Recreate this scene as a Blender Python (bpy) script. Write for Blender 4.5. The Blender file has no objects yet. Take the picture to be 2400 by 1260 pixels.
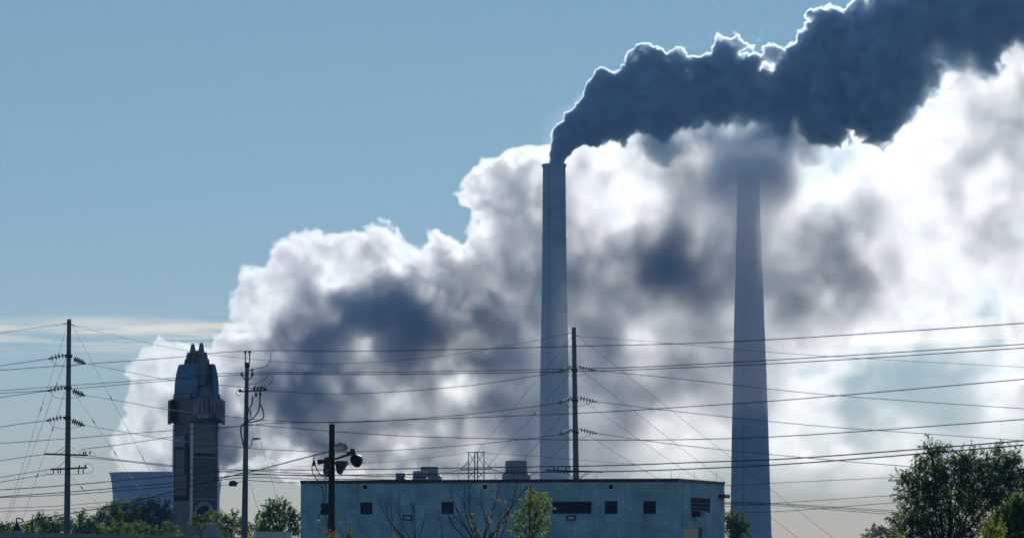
import bpy, bmesh, math, random, time
import numpy as np
from mathutils import Vector, Matrix

T0 = time.time()
sc = bpy.context.scene
col = sc.collection

# ------------------------------------------------------------------ camera
F = 6805.0                       # focal length in pixels of the 2400 px wide photograph
HZ = 1262.0                      # horizon row
PITCH = math.atan((HZ - 630.0) / F)
EYE = 1.7
cd = bpy.data.cameras.new('camera')
cam = bpy.data.objects.new('camera', cd)
col.objects.link(cam)
cd.sensor_width = 36.0
cd.lens = 36.0 * F / 2400.0
cd.clip_start = 1.0
cd.clip_end = 60000.0
cam.location = (0, 0, EYE)
cam.rotation_euler = (math.pi / 2 + PITCH, 0, 0)
sc.camera = cam
CP, SP = math.cos(PITCH), math.sin(PITCH)


def P(px, py, D):
    """world point seen at pixel (px,py) of the 2400x1260 photograph, at ground distance D"""
    u = (px - 1200.0) / F
    v = (630.0 - py) / F
    k = D / (CP - v * SP)
    return Vector((u * k, D, EYE + (SP + v * CP) * k))


def M(D):
    """metres per pixel at distance D"""
    return D / F


# ------------------------------------------------------------------ light
SUN_EL = math.radians(17.0)
SUN_AZ = math.radians(8.0)       # to the right of the view direction (+Y)
world = bpy.data.worlds.new('World')
sc.world = world
world.use_nodes = True
wn = world.node_tree
wn.nodes.clear()
w_out = wn.nodes.new('ShaderNodeOutputWorld')
w_bg = wn.nodes.new('ShaderNodeBackground')
w_sky = wn.nodes.new('ShaderNodeTexSky')
w_sky.sky_type = 'NISHITA'
w_sky.sun_disc = False
w_sky.sun_elevation = SUN_EL
w_sky.sun_rotation = SUN_AZ
w_sky.air_density = 1.0
w_sky.dust_density = 0.0
w_sky.ozone_density = 2.0
w_bg.inputs['Strength'].default_value = 0.105
w_geo = wn.nodes.new('ShaderNodeTexCoord')
w_sep = wn.nodes.new('ShaderNodeSeparateXYZ')
wn.links.new(w_geo.outputs['Generated'], w_sep.inputs[0])
w_tint = wn.nodes.new('ShaderNodeValToRGB')      # cool cast of the air: less yellow at the horizon
w_tint.color_ramp.elements[0].position = 0.0
w_tint.color_ramp.elements[0].color = (0.74, 0.80, 1.12, 1)
w_tint.color_ramp.elements[1].position = 0.17
w_tint.color_ramp.elements[1].color = (1.00, 1.09, 1.01, 1)
w_e3 = w_tint.color_ramp.elements.new(0.75)
w_e3.color = (0.66, 1.05, 1.40, 1)
wn.links.new(w_sep.outputs['Z'], w_tint.inputs[0])
w_mul = wn.nodes.new('ShaderNodeMix')
w_mul.data_type = 'RGBA'
w_mul.blend_type = 'MULTIPLY'
w_mul.inputs[0].default_value = 1.0
wn.links.new(w_sky.outputs[0], w_mul.inputs[6])
wn.links.new(w_tint.outputs[0], w_mul.inputs[7])
# thin stratus streaks low over the horizon, all the way round
w_mp = wn.nodes.new('ShaderNodeMapping')
w_mp.inputs['Scale'].default_value = (12.0, 12.0, 300.0)
w_mp.inputs['Location'].default_value = (3.1, 0.4, 1.7)
wn.links.new(w_geo.outputs['Generated'], w_mp.inputs[0])
w_nz = wn.nodes.new('ShaderNodeTexNoise')
w_nz.inputs['Scale'].default_value = 1.0
w_nz.inputs['Detail'].default_value = 6
w_nz.inputs['Roughness'].default_value = 0.55
wn.links.new(w_mp.outputs[0], w_nz.inputs['Vector'])
w_cr = wn.nodes.new('ShaderNodeValToRGB')
w_cr.color_ramp.elements[0].position = 0.40
w_cr.color_ramp.elements[1].position = 0.60
wn.links.new(w_nz.outputs[0], w_cr.inputs[0])
w_bd = wn.nodes.new('ShaderNodeValToRGB')       # height band of the streaks
w_bd.color_ramp.elements[0].position = 0.0620
w_bd.color_ramp.elements[0].color = (0, 0, 0, 1)
w_bd.color_ramp.elements[1].position = 0.0655
w_bd.color_ramp.elements[1].color = (1, 1, 1, 1)
for p_, c_ in ((0.0725, 1), (0.0755, 0)):
    e_ = w_bd.color_ramp.elements.new(p_)
    e_.color = (c_, c_, c_, 1)
wn.links.new(w_sep.outputs['Z'], w_bd.inputs[0])
w_ma = wn.nodes.new('ShaderNodeMath')
w_ma.operation = 'MULTIPLY'
wn.links.new(w_cr.outputs[0], w_ma.inputs[0])
wn.links.new(w_bd.outputs[0], w_ma.inputs[1])
w_mb = wn.nodes.new('ShaderNodeMath')
w_mb.operation = 'MULTIPLY'
w_mb.inputs[1].default_value = 0.9
wn.links.new(w_ma.outputs[0], w_mb.inputs[0])
w_cl = wn.nodes.new('ShaderNodeMix')
w_cl.data_type = 'RGBA'
wn.links.new(w_mb.outputs[0], w_cl.inputs[0])
wn.links.new(w_mul.outputs[2], w_cl.inputs[6])
w_cl.inputs[7].default_value = (18.5, 16.6, 13.2, 1)
wn.links.new(w_cl.outputs[2], w_bg.inputs['Color'])
wn.links.new(w_bg.outputs[0], w_out.inputs['Surface'])

sun_d = bpy.data.lights.new('sun', 'SUN')
sun = bpy.data.objects.new('sun', sun_d)
col.objects.link(sun)
sun_d.energy = 4.5
sun_d.angle = math.radians(0.5)
sun_d.color = (1.0, 0.95, 0.88)
sd = Vector((math.sin(SUN_AZ) * math.cos(SUN_EL), math.cos(SUN_AZ) * math.cos(SUN_EL), math.sin(SUN_EL)))
sun.rotation_euler = sd.to_track_quat('Z', 'Y').to_euler()
sun.location = (0, 0, 60)

sc.view_settings.view_transform = 'Standard'
sc.view_settings.look = 'None'
sc.view_settings.gamma = 1.0
sc.view_settings.use_curve_mapping = False
sc.view_settings.exposure = -0.68
cy = sc.cycles
cy.use_denoising = True
cy.max_bounces = 10
cy.volume_bounces = 6
cy.diffuse_bounces = 2
cy.transparent_max_bounces = 24
cy.volume_step_rate = 1.0
cy.volume_max_steps = 512
cy.use_adaptive_sampling = True
cy.adaptive_threshold = 0.03

#@@GEO
# ------------------------------------------------------------------ materials
def mat(name, color, rough=0.7, metal=0.0, var=0.25, scale=1.5, bump=0.0, bscale=None, streak=1.0, spec=0.5):
    m = bpy.data.materials.new(name)
    m.use_nodes = True
    nt = m.node_tree
    b = nt.nodes['Principled BSDF']
    b.inputs['Roughness'].default_value = rough
    b.inputs['Metallic'].default_value = metal
    b.inputs['Specular IOR Level'].default_value = spec
    tc = nt.nodes.new('ShaderNodeTexCoord')
    mp = nt.nodes.new('ShaderNodeMapping')
    mp.inputs['Scale'].default_value = (scale, scale, scale / streak)
    nt.links.new(tc.outputs['Object'], mp.inputs[0])
    nz = nt.nodes.new('ShaderNodeTexNoise')
    nz.inputs['Detail'].default_value = 6
    nz.inputs['Roughness'].default_value = 0.65
    nz.inputs['Scale'].default_value = 1.0
    nt.links.new(mp.outputs[0], nz.inputs['Vector'])
    r = nt.nodes.new('ShaderNodeValToRGB')
    r.color_ramp.elements[0].position = 0.3
    r.color_ramp.elements[1].position = 0.72
    r.color_ramp.elements[0].color = (*[c * (1 - var) for c in color], 1)
    r.color_ramp.elements[1].color = (*[min(1, c * (1 + var)) for c in color], 1)
    nt.links.new(nz.outputs[0], r.inputs[0])
    nt.links.new(r.outputs[0], b.inputs['Base Color'])
    if bump:
        n2 = nt.nodes.new('ShaderNodeTexNoise')
        n2.inputs['Scale'].default_value = bscale or scale * 6
        n2.inputs['Detail'].default_value = 5
        nt.links.new(tc.outputs['Object'], n2.inputs['Vector'])
        bp = nt.nodes.new('ShaderNodeBump')
        bp.inputs['Strength'].default_value = bump
        nt.links.new(n2.outputs[0], bp.inputs['Height'])
        nt.links.new(bp.outputs[0], b.inputs['Normal'])
    return m


def leaf_mat(name, color, tcol, tr=0.45, var=0.4, scale=1.2):
    m = bpy.data.materials.new(name)
    m.use_nodes = True
    nt = m.node_tree
    nt.nodes.clear()
    out = nt.nodes.new('ShaderNodeOutputMaterial')
    df = nt.nodes.new('ShaderNodeBsdfDiffuse')
    tl = nt.nodes.new('ShaderNodeBsdfTranslucent')
    gl = nt.nodes.new('ShaderNodeBsdfGlossy')
    gl.inputs['Roughness'].default_value = 0.38
    gl.inputs['Color'].default_value = (0.6, 0.65, 0.6, 1)
    mx, mg = nt.nodes.new('ShaderNodeMixShader'), nt.nodes.new('ShaderNodeMixShader')
    mx.inputs[0].default_value = tr
    mg.inputs[0].default_value = 0.05
    tc = nt.nodes.new('ShaderNodeTexCoord')
    nz = nt.nodes.new('ShaderNodeTexNoise')
    nz.inputs['Scale'].default_value = scale
    nz.inputs['Detail'].default_value = 4
    nt.links.new(tc.outputs['Object'], nz.inputs['Vector'])
    for node, c in ((df, color), (tl, tcol)):
        r = nt.nodes.new('ShaderNodeValToRGB')
        r.color_ramp.elements[0].position = 0.35
        r.color_ramp.elements[1].position = 0.68
        r.color_ramp.elements[0].color = (*[q * (1 - var) for q in c], 1)
        r.color_ramp.elements[1].color = (*[q * (1 + var) for q in c], 1)
        nt.links.new(nz.outputs[0], r.inputs[0])
        nt.links.new(r.outputs[0], node.inputs['Color'])
    nt.links.new(df.outputs[0], mx.inputs[1])
    nt.links.new(tl.outputs[0], mx.inputs[2])
    nt.links.new(mx.outputs[0], mg.inputs[1])
    nt.links.new(gl.outputs[0], mg.inputs[2])
    nt.links.new(mg.outputs[0], out.inputs['Surface'])
    return m


def block_material():
    """painted scored concrete block, 20 cm squares"""
    m = bpy.data.materials.new('painted_block')
    m.use_nodes = True
    nt = m.node_tree
    b = nt.nodes['Principled BSDF']
    b.inputs['Roughness'].default_value = 0.75
    b.inputs['Specular IOR Level'].default_value = 0.25
    uv = nt.nodes.new('ShaderNodeUVMap')
    br = nt.nodes.new('ShaderNodeTexBrick')
    br.offset = 0.0
    br.inputs['Scale'].default_value = 1.0
    br.inputs['Brick Width'].default_value = 0.2
    br.inputs['Row Height'].default_value = 0.2
    br.inputs['Mortar Size'].default_value = 0.017
    br.inputs['Mortar Smooth'].default_value = 0.3
    br.inputs['Bias'].default_value = 0.0
    br.inputs['Color1'].default_value = (0.38, 0.57, 0.65, 1)
    br.inputs['Color2'].default_value = (0.43, 0.63, 0.71, 1)
    br.inputs['Mortar'].default_value = (0.24, 0.39, 0.46, 1)
    nt.links.new(uv.outputs[0], br.inputs['Vector'])
    nz = nt.nodes.new('ShaderNodeTexNoise')
    nz.inputs['Scale'].default_value = 0.55
    nz.inputs['Detail'].default_value = 7
    nz.inputs['Roughness'].default_value = 0.6
    nt.links.new(uv.outputs[0], nz.inputs['Vector'])
    r = nt.nodes.new('ShaderNodeValToRGB')
    r.color_ramp.elements[0].position = 0.32
    r.color_ramp.elements[0].color = (0.6, 0.66, 0.70, 1)
    r.color_ramp.elements[1].position = 0.7
    r.color_ramp.elements[1].color = (1.22, 1.16, 1.12, 1)
    nt.links.new(nz.outputs[0], r.inputs[0])
    # rain streaks running down from the coping
    mp = nt.nodes.new('ShaderNodeMapping')
    mp.inputs['Scale'].default_value = (2.6, 0.22, 1)
    nt.links.new(uv.outputs[0], mp.inputs[0])
    n2 = nt.nodes.new('ShaderNodeTexNoise')
    n2.inputs['Scale'].default_value = 1.0
    n2.inputs['Detail'].default_value = 6
    n2.inputs['Roughness'].default_value = 0.7
    nt.links.new(mp.outputs[0], n2.inputs['Vector'])
    r2 = nt.nodes.new('ShaderNodeValToRGB')
    r2.color_ramp.elements[0].position = 0.33
    r2.color_ramp.elements[0].color = (0.82, 0.83, 0.84, 1)
    r2.color_ramp.elements[1].position = 0.55
    r2.color_ramp.elements[1].color = (1, 1, 1, 1)
    nt.links.new(n2.outputs[0], r2.inputs[0])
    m2 = nt.nodes.new('ShaderNodeMix')
    m2.data_type = 'RGBA'
    m2.blend_type = 'MULTIPLY'
    m2.inputs[0].default_value = 1
    nt.links.new(br.outputs['Color'], m2.inputs[6])
    nt.links.new(r2.outputs[0], m2.inputs[7])
    mx = nt.nodes.new('ShaderNodeMix')
    mx.data_type = 'RGBA'
    mx.blend_type = 'MULTIPLY'
    mx.inputs[0].default_value = 1
    nt.links.new(m2.outputs[2], mx.inputs[6])
    nt.links.new(r.outputs[0], mx.inputs[7])
    nt.links.new(mx.outputs[2], b.inputs['Base Color'])
    bp = nt.nodes.new('ShaderNodeBump')
    bp.inputs['Strength'].default_value = 0.6
    bp.inputs['Distance'].default_value = 0.01
    bp.invert = True
    nt.links.new(br.outputs['Fac'], bp.inputs['Height'])
    nt.links.new(bp.outputs[0], b.inputs['Normal'])
    return m


M_conc = mat('chimney_concrete', (0.29, 0.30, 0.32), 0.85, var=0.22, scale=0.05, streak=0.35, bump=0.1, bscale=0.3)
M_dark = mat('dark_metal', (0.03, 0.03, 0.035), 0.5, 0.3, scale=3)
M_steel = mat('weathered_steel_pole', (0.11, 0.13, 0.15), 0.6, 0.2, var=0.3, scale=1.2, streak=4)
M_galv = mat('galvanised_steel', (0.22, 0.25, 0.28), 0.45, 0.5, var=0.25, scale=2)
M_wood = mat('creosoted_timber', (0.035, 0.028, 0.024), 0.9, var=0.4, scale=4, streak=8, bump=0.3)
M_wire = mat('aluminium_wire', (0.05, 0.055, 0.065), 0.6, 0.3, var=0.1)
M_glass = mat('glazed_porcelain', (0.05, 0.045, 0.05), 0.18, 0.0, var=0.1, spec=0.8)
M_block = block_material()
M_cope = mat('maroon_coping', (0.035, 0.016, 0.022), 0.6, 0.2, var=0.3, scale=0.8)
M_louv = mat('maroon_louvre', (0.05, 0.022, 0.026), 0.6, 0.1, var=0.3, scale=2)
M_void = mat('dark_inside', (0.012, 0.012, 0.014), 0.9)
M_pane = mat('dark_glass_block', (0.018, 0.03, 0.035), 0.5, 0.0, var=0.5, scale=3, spec=0.15)
M_white = mat('white_paint', (0.6, 0.62, 0.62), 0.5, var=0.12)
M_roof = mat('roof_felt', (0.07, 0.07, 0.075), 0.9)
M_ground = mat('grass_ground', (0.05, 0.065, 0.03), 0.95, var=0.5, scale=0.12, bump=0.4)
M_bark = mat('bark', (0.05, 0.04, 0.033), 0.9, var=0.4, scale=5, bump=0.4)
M_bluep = mat('blue_sign_metal', (0.05, 0.12, 0.23), 0.28, 0.5, var=0.2, scale=0.7)
M_slate = mat('dark_sign_metal', (0.04, 0.05, 0.07), 0.3, 0.4, var=0.3, scale=0.7)
M_cream = mat('grey_sign_panel', (0.15, 0.17, 0.17), 0.55, 0.1, var=0.25, scale=0.8)
M_green = mat('sign_screen', (0.035, 0.07, 0.06), 0.3, var=0.35, scale=0.6)
M_letter = mat('purple_letter_face', (0.28, 0.24, 0.32), 0.4, 0.2, var=0.2)
M_cast = mat('cast_concrete', (0.30, 0.30, 0.29), 0.9, var=0.2, scale=1.2, bump=0.3)
L_dark = leaf_mat('dark_leaves', (0.042, 0.080, 0.030), (0.20, 0.32, 0.06), var=0.6, scale=0.9)
L_mid = leaf_mat('green_leaves', (0.07, 0.12, 0.035), (0.32, 0.48, 0.08), var=0.55, scale=0.9)
L_lime = leaf_mat('yellow_green_leaves', (0.11, 0.15, 0.025), (0.46, 0.54, 0.07), tr=0.58)
L_gold = leaf_mat('golden_leaves', (0.20, 0.16, 0.05), (0.5, 0.38, 0.10), tr=0.5)
L_dry = leaf_mat('dry_twigs', (0.20, 0.17, 0.13), (0.2, 0.15, 0.1), tr=0.2)


# ------------------------------------------------------------------ mesh helpers
class MB:
    def __init__(s):
        s.v, s.f, s.uv = [], [], None

    def add(s, vs, fs):
        o = len(s.v)
        s.v += [tuple(v) for v in vs]
        s.f += [tuple(i + o for i in f) for f in fs]

    def box(s, c, size, ax=None):
        """box with centre c, full sizes, optional 3 axis vectors"""
        ax = ax or (Vector((1, 0, 0)), Vector((0, 1, 0)), Vector((0, 0, 1)))
        c = Vector(c)
        h = [ax[k] * size[k] / 2 for k in range(3)]
        vs = [c + h[0] * a + h[1] * b + h[2] * d for a in (-1, 1) for b in (-1, 1) for d in (-1, 1)]
        s.add(vs, [(0, 1, 3, 2), (4, 6, 7, 5), (0, 4, 5, 1), (2, 3, 7, 6), (0, 2, 6, 4), (1, 5, 7, 3)])

    def bar(s, a, b, w, h=None):
        a, b = Vector(a), Vector(b)
        d = (b - a)
        L = d.length
        d.normalize()
        up = Vector((0, 0, 1)) if abs(d.z) < 0.9 else Vector((0, 1, 0))
        x = d.cross(up).normalized()
        y = x.cross(d)
        s.box((a + b) / 2, (w, h or w, L), (x, y, d))

    def tube(s, pts, rad, n=6, cap=True):
        pts = [Vector(p) for p in pts]
        rads = rad if isinstance(rad, (list, tuple)) else [rad] * len(pts)
        o = len(s.v)
        up = None
        for i, p in enumerate(pts):
            d = (pts[min(i + 1, len(pts) - 1)] - pts[max(i - 1, 0)])
            if d.length < 1e-9:
                d = Vector((0, 0, 1))
            d.normalize()
            if up is None:
                up = Vector((0, 0, 1)) if abs(d.z) < 0.9 else Vector((0, 1, 0))
            x = d.cross(up)
            if x.length < 1e-6:
                x = d.cross(Vector((1, 0, 0)))
            x.normalize()
            y = x.cross(d)
            up = y
            for k in range(n):
                a = 2 * math.pi * k / n
                s.v.append(tuple(p + (x * math.cos(a) + y * math.sin(a)) * rads[i]))
        for i in range(len(pts) - 1):
            for k in range(n):
                k2 = (k + 1) % n
                s.f.append((o + i * n + k, o + i * n + k2, o + (i + 1) * n + k2, o + (i + 1) * n + k))
        if cap:
            s.f.append(tuple(o + k for k in range(n))[::-1])
            s.f.append(tuple(o + (len(pts) - 1) * n + k for k in range(n)))

    def lathe(s, base, prof, n=24, axis=None):
        """prof = [(radius, distance along axis)]"""
        ax = (axis or Vector((0, 0, 1))).normalized()
        t = Vector((1, 0, 0)) if abs(ax.x) < 0.9 else Vector((0, 1, 0))
        x = ax.cross(t).normalized()
        y = ax.cross(x)
        o = len(s.v)
        for (r, h) in prof:
            for k in range(n):
                a = 2 * math.pi * k / n
                s.v.append(tuple(Vector(base) + ax * h + (x * math.cos(a) + y * math.sin(a)) * r))
        for i in range(len(prof) - 1):
            for k in range(n):
                k2 = (k + 1) % n
                s.f.append((o + i * n + k, o + i * n + k2, o + (i + 1) * n + k2, o + (i + 1) * n + k))
        if prof[0][0] > 1e-4:
            s.f.append(tuple(o + k for k in range(n))[::-1])
        if prof[-1][0] > 1e-4:
            s.f.append(tuple(o + (len(prof) - 1) * n + k for k in range(n)))

    def prism(s, poly, off):
        """flat polygon (3-D points) pushed along off"""
        off = Vector(off)
        n = len(poly)
        a = [Vector(p) for p in poly]
        s.add(a + [p + off for p in a],
              [tuple(range(n))[::-1], tuple(range(n, 2 * n))] + [(i, (i + 1) % n, (i + 1) % n + n, i + n) for i in range(n)])

    def build(s, name, m, parent=None, smooth=False, origin=None):
        me = bpy.data.meshes.new(name)
        o_ = Vector(origin) if origin is not None else (Vector(parent.location) if parent is not None else Vector((0, 0, 0)))
        # parts are stored relative to their thing
        if parent is not None:
            w = Vector((0, 0, 0))
            p = parent
            while p is not None:
                w += Vector(p.location)
                p = p.parent
            o_ = w
        me.from_pydata([tuple(Vector(v) - o_) for v in s.v], [], s.f)
        bm = bmesh.new()
        bm.from_mesh(me)
        bmesh.ops.recalc_face_normals(bm, faces=bm.faces)
        bm.to_mesh(me)
        bm.free()
        me.materials.append(m)
        if smooth:
            me.shade_smooth()
            me.set_sharp_from_angle(angle=math.radians(40))
        ob = bpy.data.objects.new(name, me)
        col.objects.link(ob)
        if parent is not None:
            ob.parent = parent
        else:
            ob.location = o_
        return ob


def tag(o, label, cat, group=None, kind=None):
    if label:
        o['label'] = label
    if cat:
        o['category'] = cat
    if group:
        o['group'] = group
    if kind:
        o['kind'] = kind
    return o


def thing(name, loc, label, cat, group=None):
    o = bpy.data.objects.new(name, None)
    o.location = loc
    o.empty_display_size = 0.3
    col.objects.link(o)
    return tag(o, label, cat, group)


def copy_thing(o, parent=None, delta=None, top=True):
    c = o.copy()
    col.objects.link(c)
    c.parent = parent
    if top and delta is not None:
        c.location = Vector(o.location) + Vector(delta)
    for ch in list(o.children):
        copy_thing(ch, c, None, False)
    return c


def catmull(pts, n=8):
    out = []
    P_ = [pts[0]] + list(pts) + [pts[-1]]
    for i in range(1, len(P_) - 2):
        p0, p1, p2, p3 = P_[i - 1:i + 3]
        for k in range(n):
            t = k / n
            out.append(tuple(0.5 * (2 * p1[j] + (p2[j] - p0[j]) * t + (2 * p0[j] - 5 * p1[j] + 4 * p2[j] - p3[j]) * t * t
                                    + (3 * p1[j] - p0[j] - 3 * p2[j] + p3[j]) * t ** 3) for j in range(len(p1))))
    out.append(tuple(pts[-1]))
    return out


def at_ground(px, D):
    p = P(px, HZ, D)
    return Vector((p.x, D, 0))


# ------------------------------------------------------------------ ground
g = MB()
g.add([(-9000, -400, 0), (9000, -400, 0), (9000, 20000, 0), (-9000, 20000, 0)], [(0, 1, 2, 3)])
tag(g.build('ground', M_ground), 'flat grassy ground spreading under the whole scene', None, kind='structure')

# concrete road barrier at the foot of the view, its end to the left
b = MB()
p0, p1 = P(-260, 1240, 78), P(860, 1264, 70)
nrm = Vector((0, 1, 0))
prof = [(0.0, 0.30), (0.25, 0.27), (0.45, 0.12), (1.0, 0.09)]
for i in range(9):
    a, c = i / 9 + 0.0006, (i + 1) / 9 - 0.0006
    A, B = p0.lerp(p1, a), p0.lerp(p1, c)
    sec = []
    for q in (A, B):
        z = q.z
        sec.append([(q.x, q.y - w, z * h) for h, w in prof] + [(q.x, q.y + w, z * h) for h, w in prof[::-1]])
    n = len(sec[0])
    b.add(sec[0] + sec[1], [tuple(range(n)), tuple(range(n, 2 * n))[::-1]] + [(k, (k + 1) % n, (k + 1) % n + n, k + n) for k in range(n)])
tag(b.build('road_barrier', M_cast), 'long low grey concrete road barrier along the lower left edge', 'barrier')


# ------------------------------------------------------------------ the two chimneys
def chimney(name, label, D, top, prof_px, cap=True):
    """prof_px: [(centre x, y, width)] from the top down"""
    base = at_ground(prof_px[-1][0], D)
    t = thing(name, base, label, 'chimney', 'tall power station chimneys')
    pts = []
    k = M(D)
    cs = [(P(x, y, D), w * k / 2) for x, y, w in prof_px]
    z0 = cs[-1][0].z
    m = MB()
    n = 48
    rows = []
    for i in range(len(cs) - 1):
        for q in range(6):
            f_ = q / 6
            a, c = cs[i], cs[i + 1]
            rows.append((a[0].lerp(c[0], f_), a[1] + (c[1] - a[1]) * f_))
    last = cs[-1]
    rows.append(last)
    rows.append((Vector((last[0].x, D, 0)), last[1] * 1.06))
    xc = base.x
    prof = [(r, p.z) for p, r in rows][::-1]
    m.lathe((xc, D, 0), prof, n)
    m.build('shaft', M_conc, t, True)
    r0, zt = prof[-1]
    ld = MB()
    an = math.radians(-115)
    ux, uy = math.cos(an), math.sin(an)
    tx, ty = -uy, ux
    rr_ = lambda z: float(np.interp(z, [p[1] for p in prof], [p[0] for p in prof])) + 0.45
    zz_ = list(np.linspace(8, zt - 1.3, 14))
    for sg in (-0.45, 0.45):
        ld.tube([(xc + ux * rr_(z) + tx * sg, D + uy * rr_(z) + ty * sg, z) for z in zz_], 0.1, 4)
    for z in np.arange(8, zt - 1.3, 2.4):
        ld.bar((xc + ux * rr_(z) - tx * .45, D + uy * rr_(z) - ty * .45, z), (xc + ux * rr_(z) + tx * .45, D + uy * rr_(z) + ty * .45, z), 0.12)
    ld.build('ladder', M_dark, t)
    c = MB()
    c.lathe((xc, D, zt - 0.2), [(r0 + 0.02, -1.2), (r0 + 0.7, -1.0), (r0 + 0.7, 0.6), (r0 - 1.0, 0.65), (r0 - 1.0, -3.0)], n)
    c.build('rim', M_conc, t, True)
    for q, zz in enumerate((zt * 0.45, zt * 0.80)):
        rr = np.interp(zz, [p[1] for p in prof], [p[0] for p in prof])
        w = MB()
        w.lathe((xc, D, zz), [(rr + 0.01, -0.3), (rr + 0.9, -0.25), (rr + 0.9, 0.0), (rr + 0.01, 0.02)], n)
        for a in range(24):
            an = a * math.pi / 12
            w.bar((xc + (rr + 0.85) * math.cos(an), D + (rr + 0.85) * math.sin(an), zz), (xc + (rr + 0.85) * math.cos(an), D + (rr + 0.85) * math.sin(an), zz + 1.1), 0.07)
        w.build('walkway', M_galv, t)
    return t


chimney('chimney', 'nearer concrete chimney, smoke pouring from its clear open top', 2050.0, 385,
        [(1305, 387, 54), (1304, 560, 56), (1303, 700, 60), (1302, 850, 66), (1300, 1115, 70), (1300, 1240, 76)])
chimney('chimney', 'second concrete chimney with its upper end fading away into steam', 2290.0, 400,
        [(1757, 405, 50), (1758, 560, 58), (1759, 700, 68), (1760, 900, 80), (1760, 1040, 87), (1760, 1250, 96)])

# cooling tower
ct = at_ground(389, 2500)
t = thing('cooling_tower', ct, 'wide pale blue-grey cooling tower behind the trees with steam above its rim', 'cooling tower')
m = MB()
k = M(2500)
zt = P(389, 1107, 2500).z
prof = []
for i in range(25):
    z = zt * i / 24
    zn = 0.55 * zt
    r = 124 * k * math.sqrt(1 + ((z - zn) / (1.23 * zt if z > zn else 0.62 * zt)) ** 2)
    prof.append((r, z))
prof.append((prof[-1][0] - 1.2, zt))
prof.append((prof[-2][0] - 3.0, zt - 12))
m.lathe(ct, prof, 96)
m.build('shell', M_conc, t, True)
m = MB()
m.lathe(ct, [(prof[24][0] + 0.05, zt - 1.4), (prof[24][0] + 0.8, zt - 1.2), (prof[24][0] + 0.8, zt - 0.2), (prof[24][0] + 0.0, zt + 0.02)], 96)
m.build('rim', M_conc, t, True)


# ------------------------------------------------------------------ lattice pylon beyond the roof
DP = 900.0
t = thing('lattice_pylon', at_ground(1116, DP), 'distant dark lattice pylon showing above the flat roof', 'pylon')
q = lambda x, y, dy=0: P(x, y, DP + dy)
w = 0.28
m = MB()
for x0, x1 in ((1098, 1096), (1134, 1136)):
    m.bar(q(x0, 1060), q(x1, 1250), w)
m.build('outer_leg', M_dark, t)
m = MB()
for x0 in (1113, 1119):
    m.bar(q(x0, 1060), q(x0 + (-1 if x0 < 1116 else 1), 1250), w * 1.3)
m.build('inner_leg', M_dark, t)
m = MB()
m.bar(q(1094, 1059), q(1138, 1059), w)
m.build('cross_beam', M_dark, t)
m = MB()
m.bar(q(1080, 1100), q(1152, 1098), w * 1.4)
m.build('cross_beam', M_dark, t)
m = MB()
for a, c in (((1098, 1060), (1114, 1086)), ((1134, 1060), (1118, 1086)), ((1113, 1066), (1098, 1092)), ((1119, 1066), (1134, 1092)),
             ((1097, 1080), (1080, 1100)), ((1135, 1080), (1152, 1098)), ((1097, 1102), (1113, 1120)), ((1135, 1102), (1119, 1120)),
             ((1113, 1102), (1097, 1120)), ((1119, 1102), (1135, 1120)), ((1097, 1122), (1113, 1142)), ((1135, 1122), (1119, 1142)),
             ((1113, 1122), (1097, 1142)), ((1119, 1122), (1135, 1142))):
    m.bar(q(*a), q(*c), w * 0.7)
m.build('brace', M_dark, t)
for xa, xb, s_ in ((1080, 1060, 'left'), (1152, 1172, 'right')):
    m = MB()
    m.tube([q(xa, 1099), q(xb, 1105), q(xb - (3 if xb > 1116 else -3), 1112)], 0.12, 5)
    m.build('insulator_string', M_glass, t)


# ------------------------------------------------------------------ poles
def disc_string(name, parent, a, b, n, r, mat_=None):
    """strain insulator: rod, n bell discs, end clamp"""
    a, b = Vector(a), Vector(b)
    d = (b - a)
    L = d.length
    d.normalize()
    m = MB()
    m.tube([a, b], r * 0.16, 6)
    for i in range(n):
        c = a + d * L * (0.18 + 0.62 * i / (n - 1))
        m.lathe(c, [(r * 0.2, -r * 0.35), (r, -r * 0.15), (r * 0.95, r * 0.02), (r * 0.3, r * 0.25)], 12, d)
    m.lathe(b - d * L * 0.07, [(r * 0.3, -r * 0.3), (r * 0.42, 0), (r * 0.2, r * 0.7)], 8, d)
    return m.build(name, mat_ or M_glass, parent, True)


def pole_tube(parent, top, bot, D, w0, w1, mat_, n=14):
    a, c = P(*top, D), P(*bot, D)
    k = M(D)
    d = (a - c)
    f_ = c.z / d.z
    g0 = c - d * f_
    m = MB()
    m.tube([g0, c, a], [w1 * k / 2 * 1.03, w1 * k / 2, w0 * k / 2], n)
    return m.build('pole', mat_, parent, True)


def px_tube(parent, name, pts, D, r, mat_, n=6, cm=4):
    m = MB()
    pp = [P(x, y, D) for x, y in (catmull(pts, cm) if len(pts) > 2 and cm > 1 else pts)]
    m.tube(pp, r, n)
    return m.build(name, mat_, parent, True)


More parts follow.
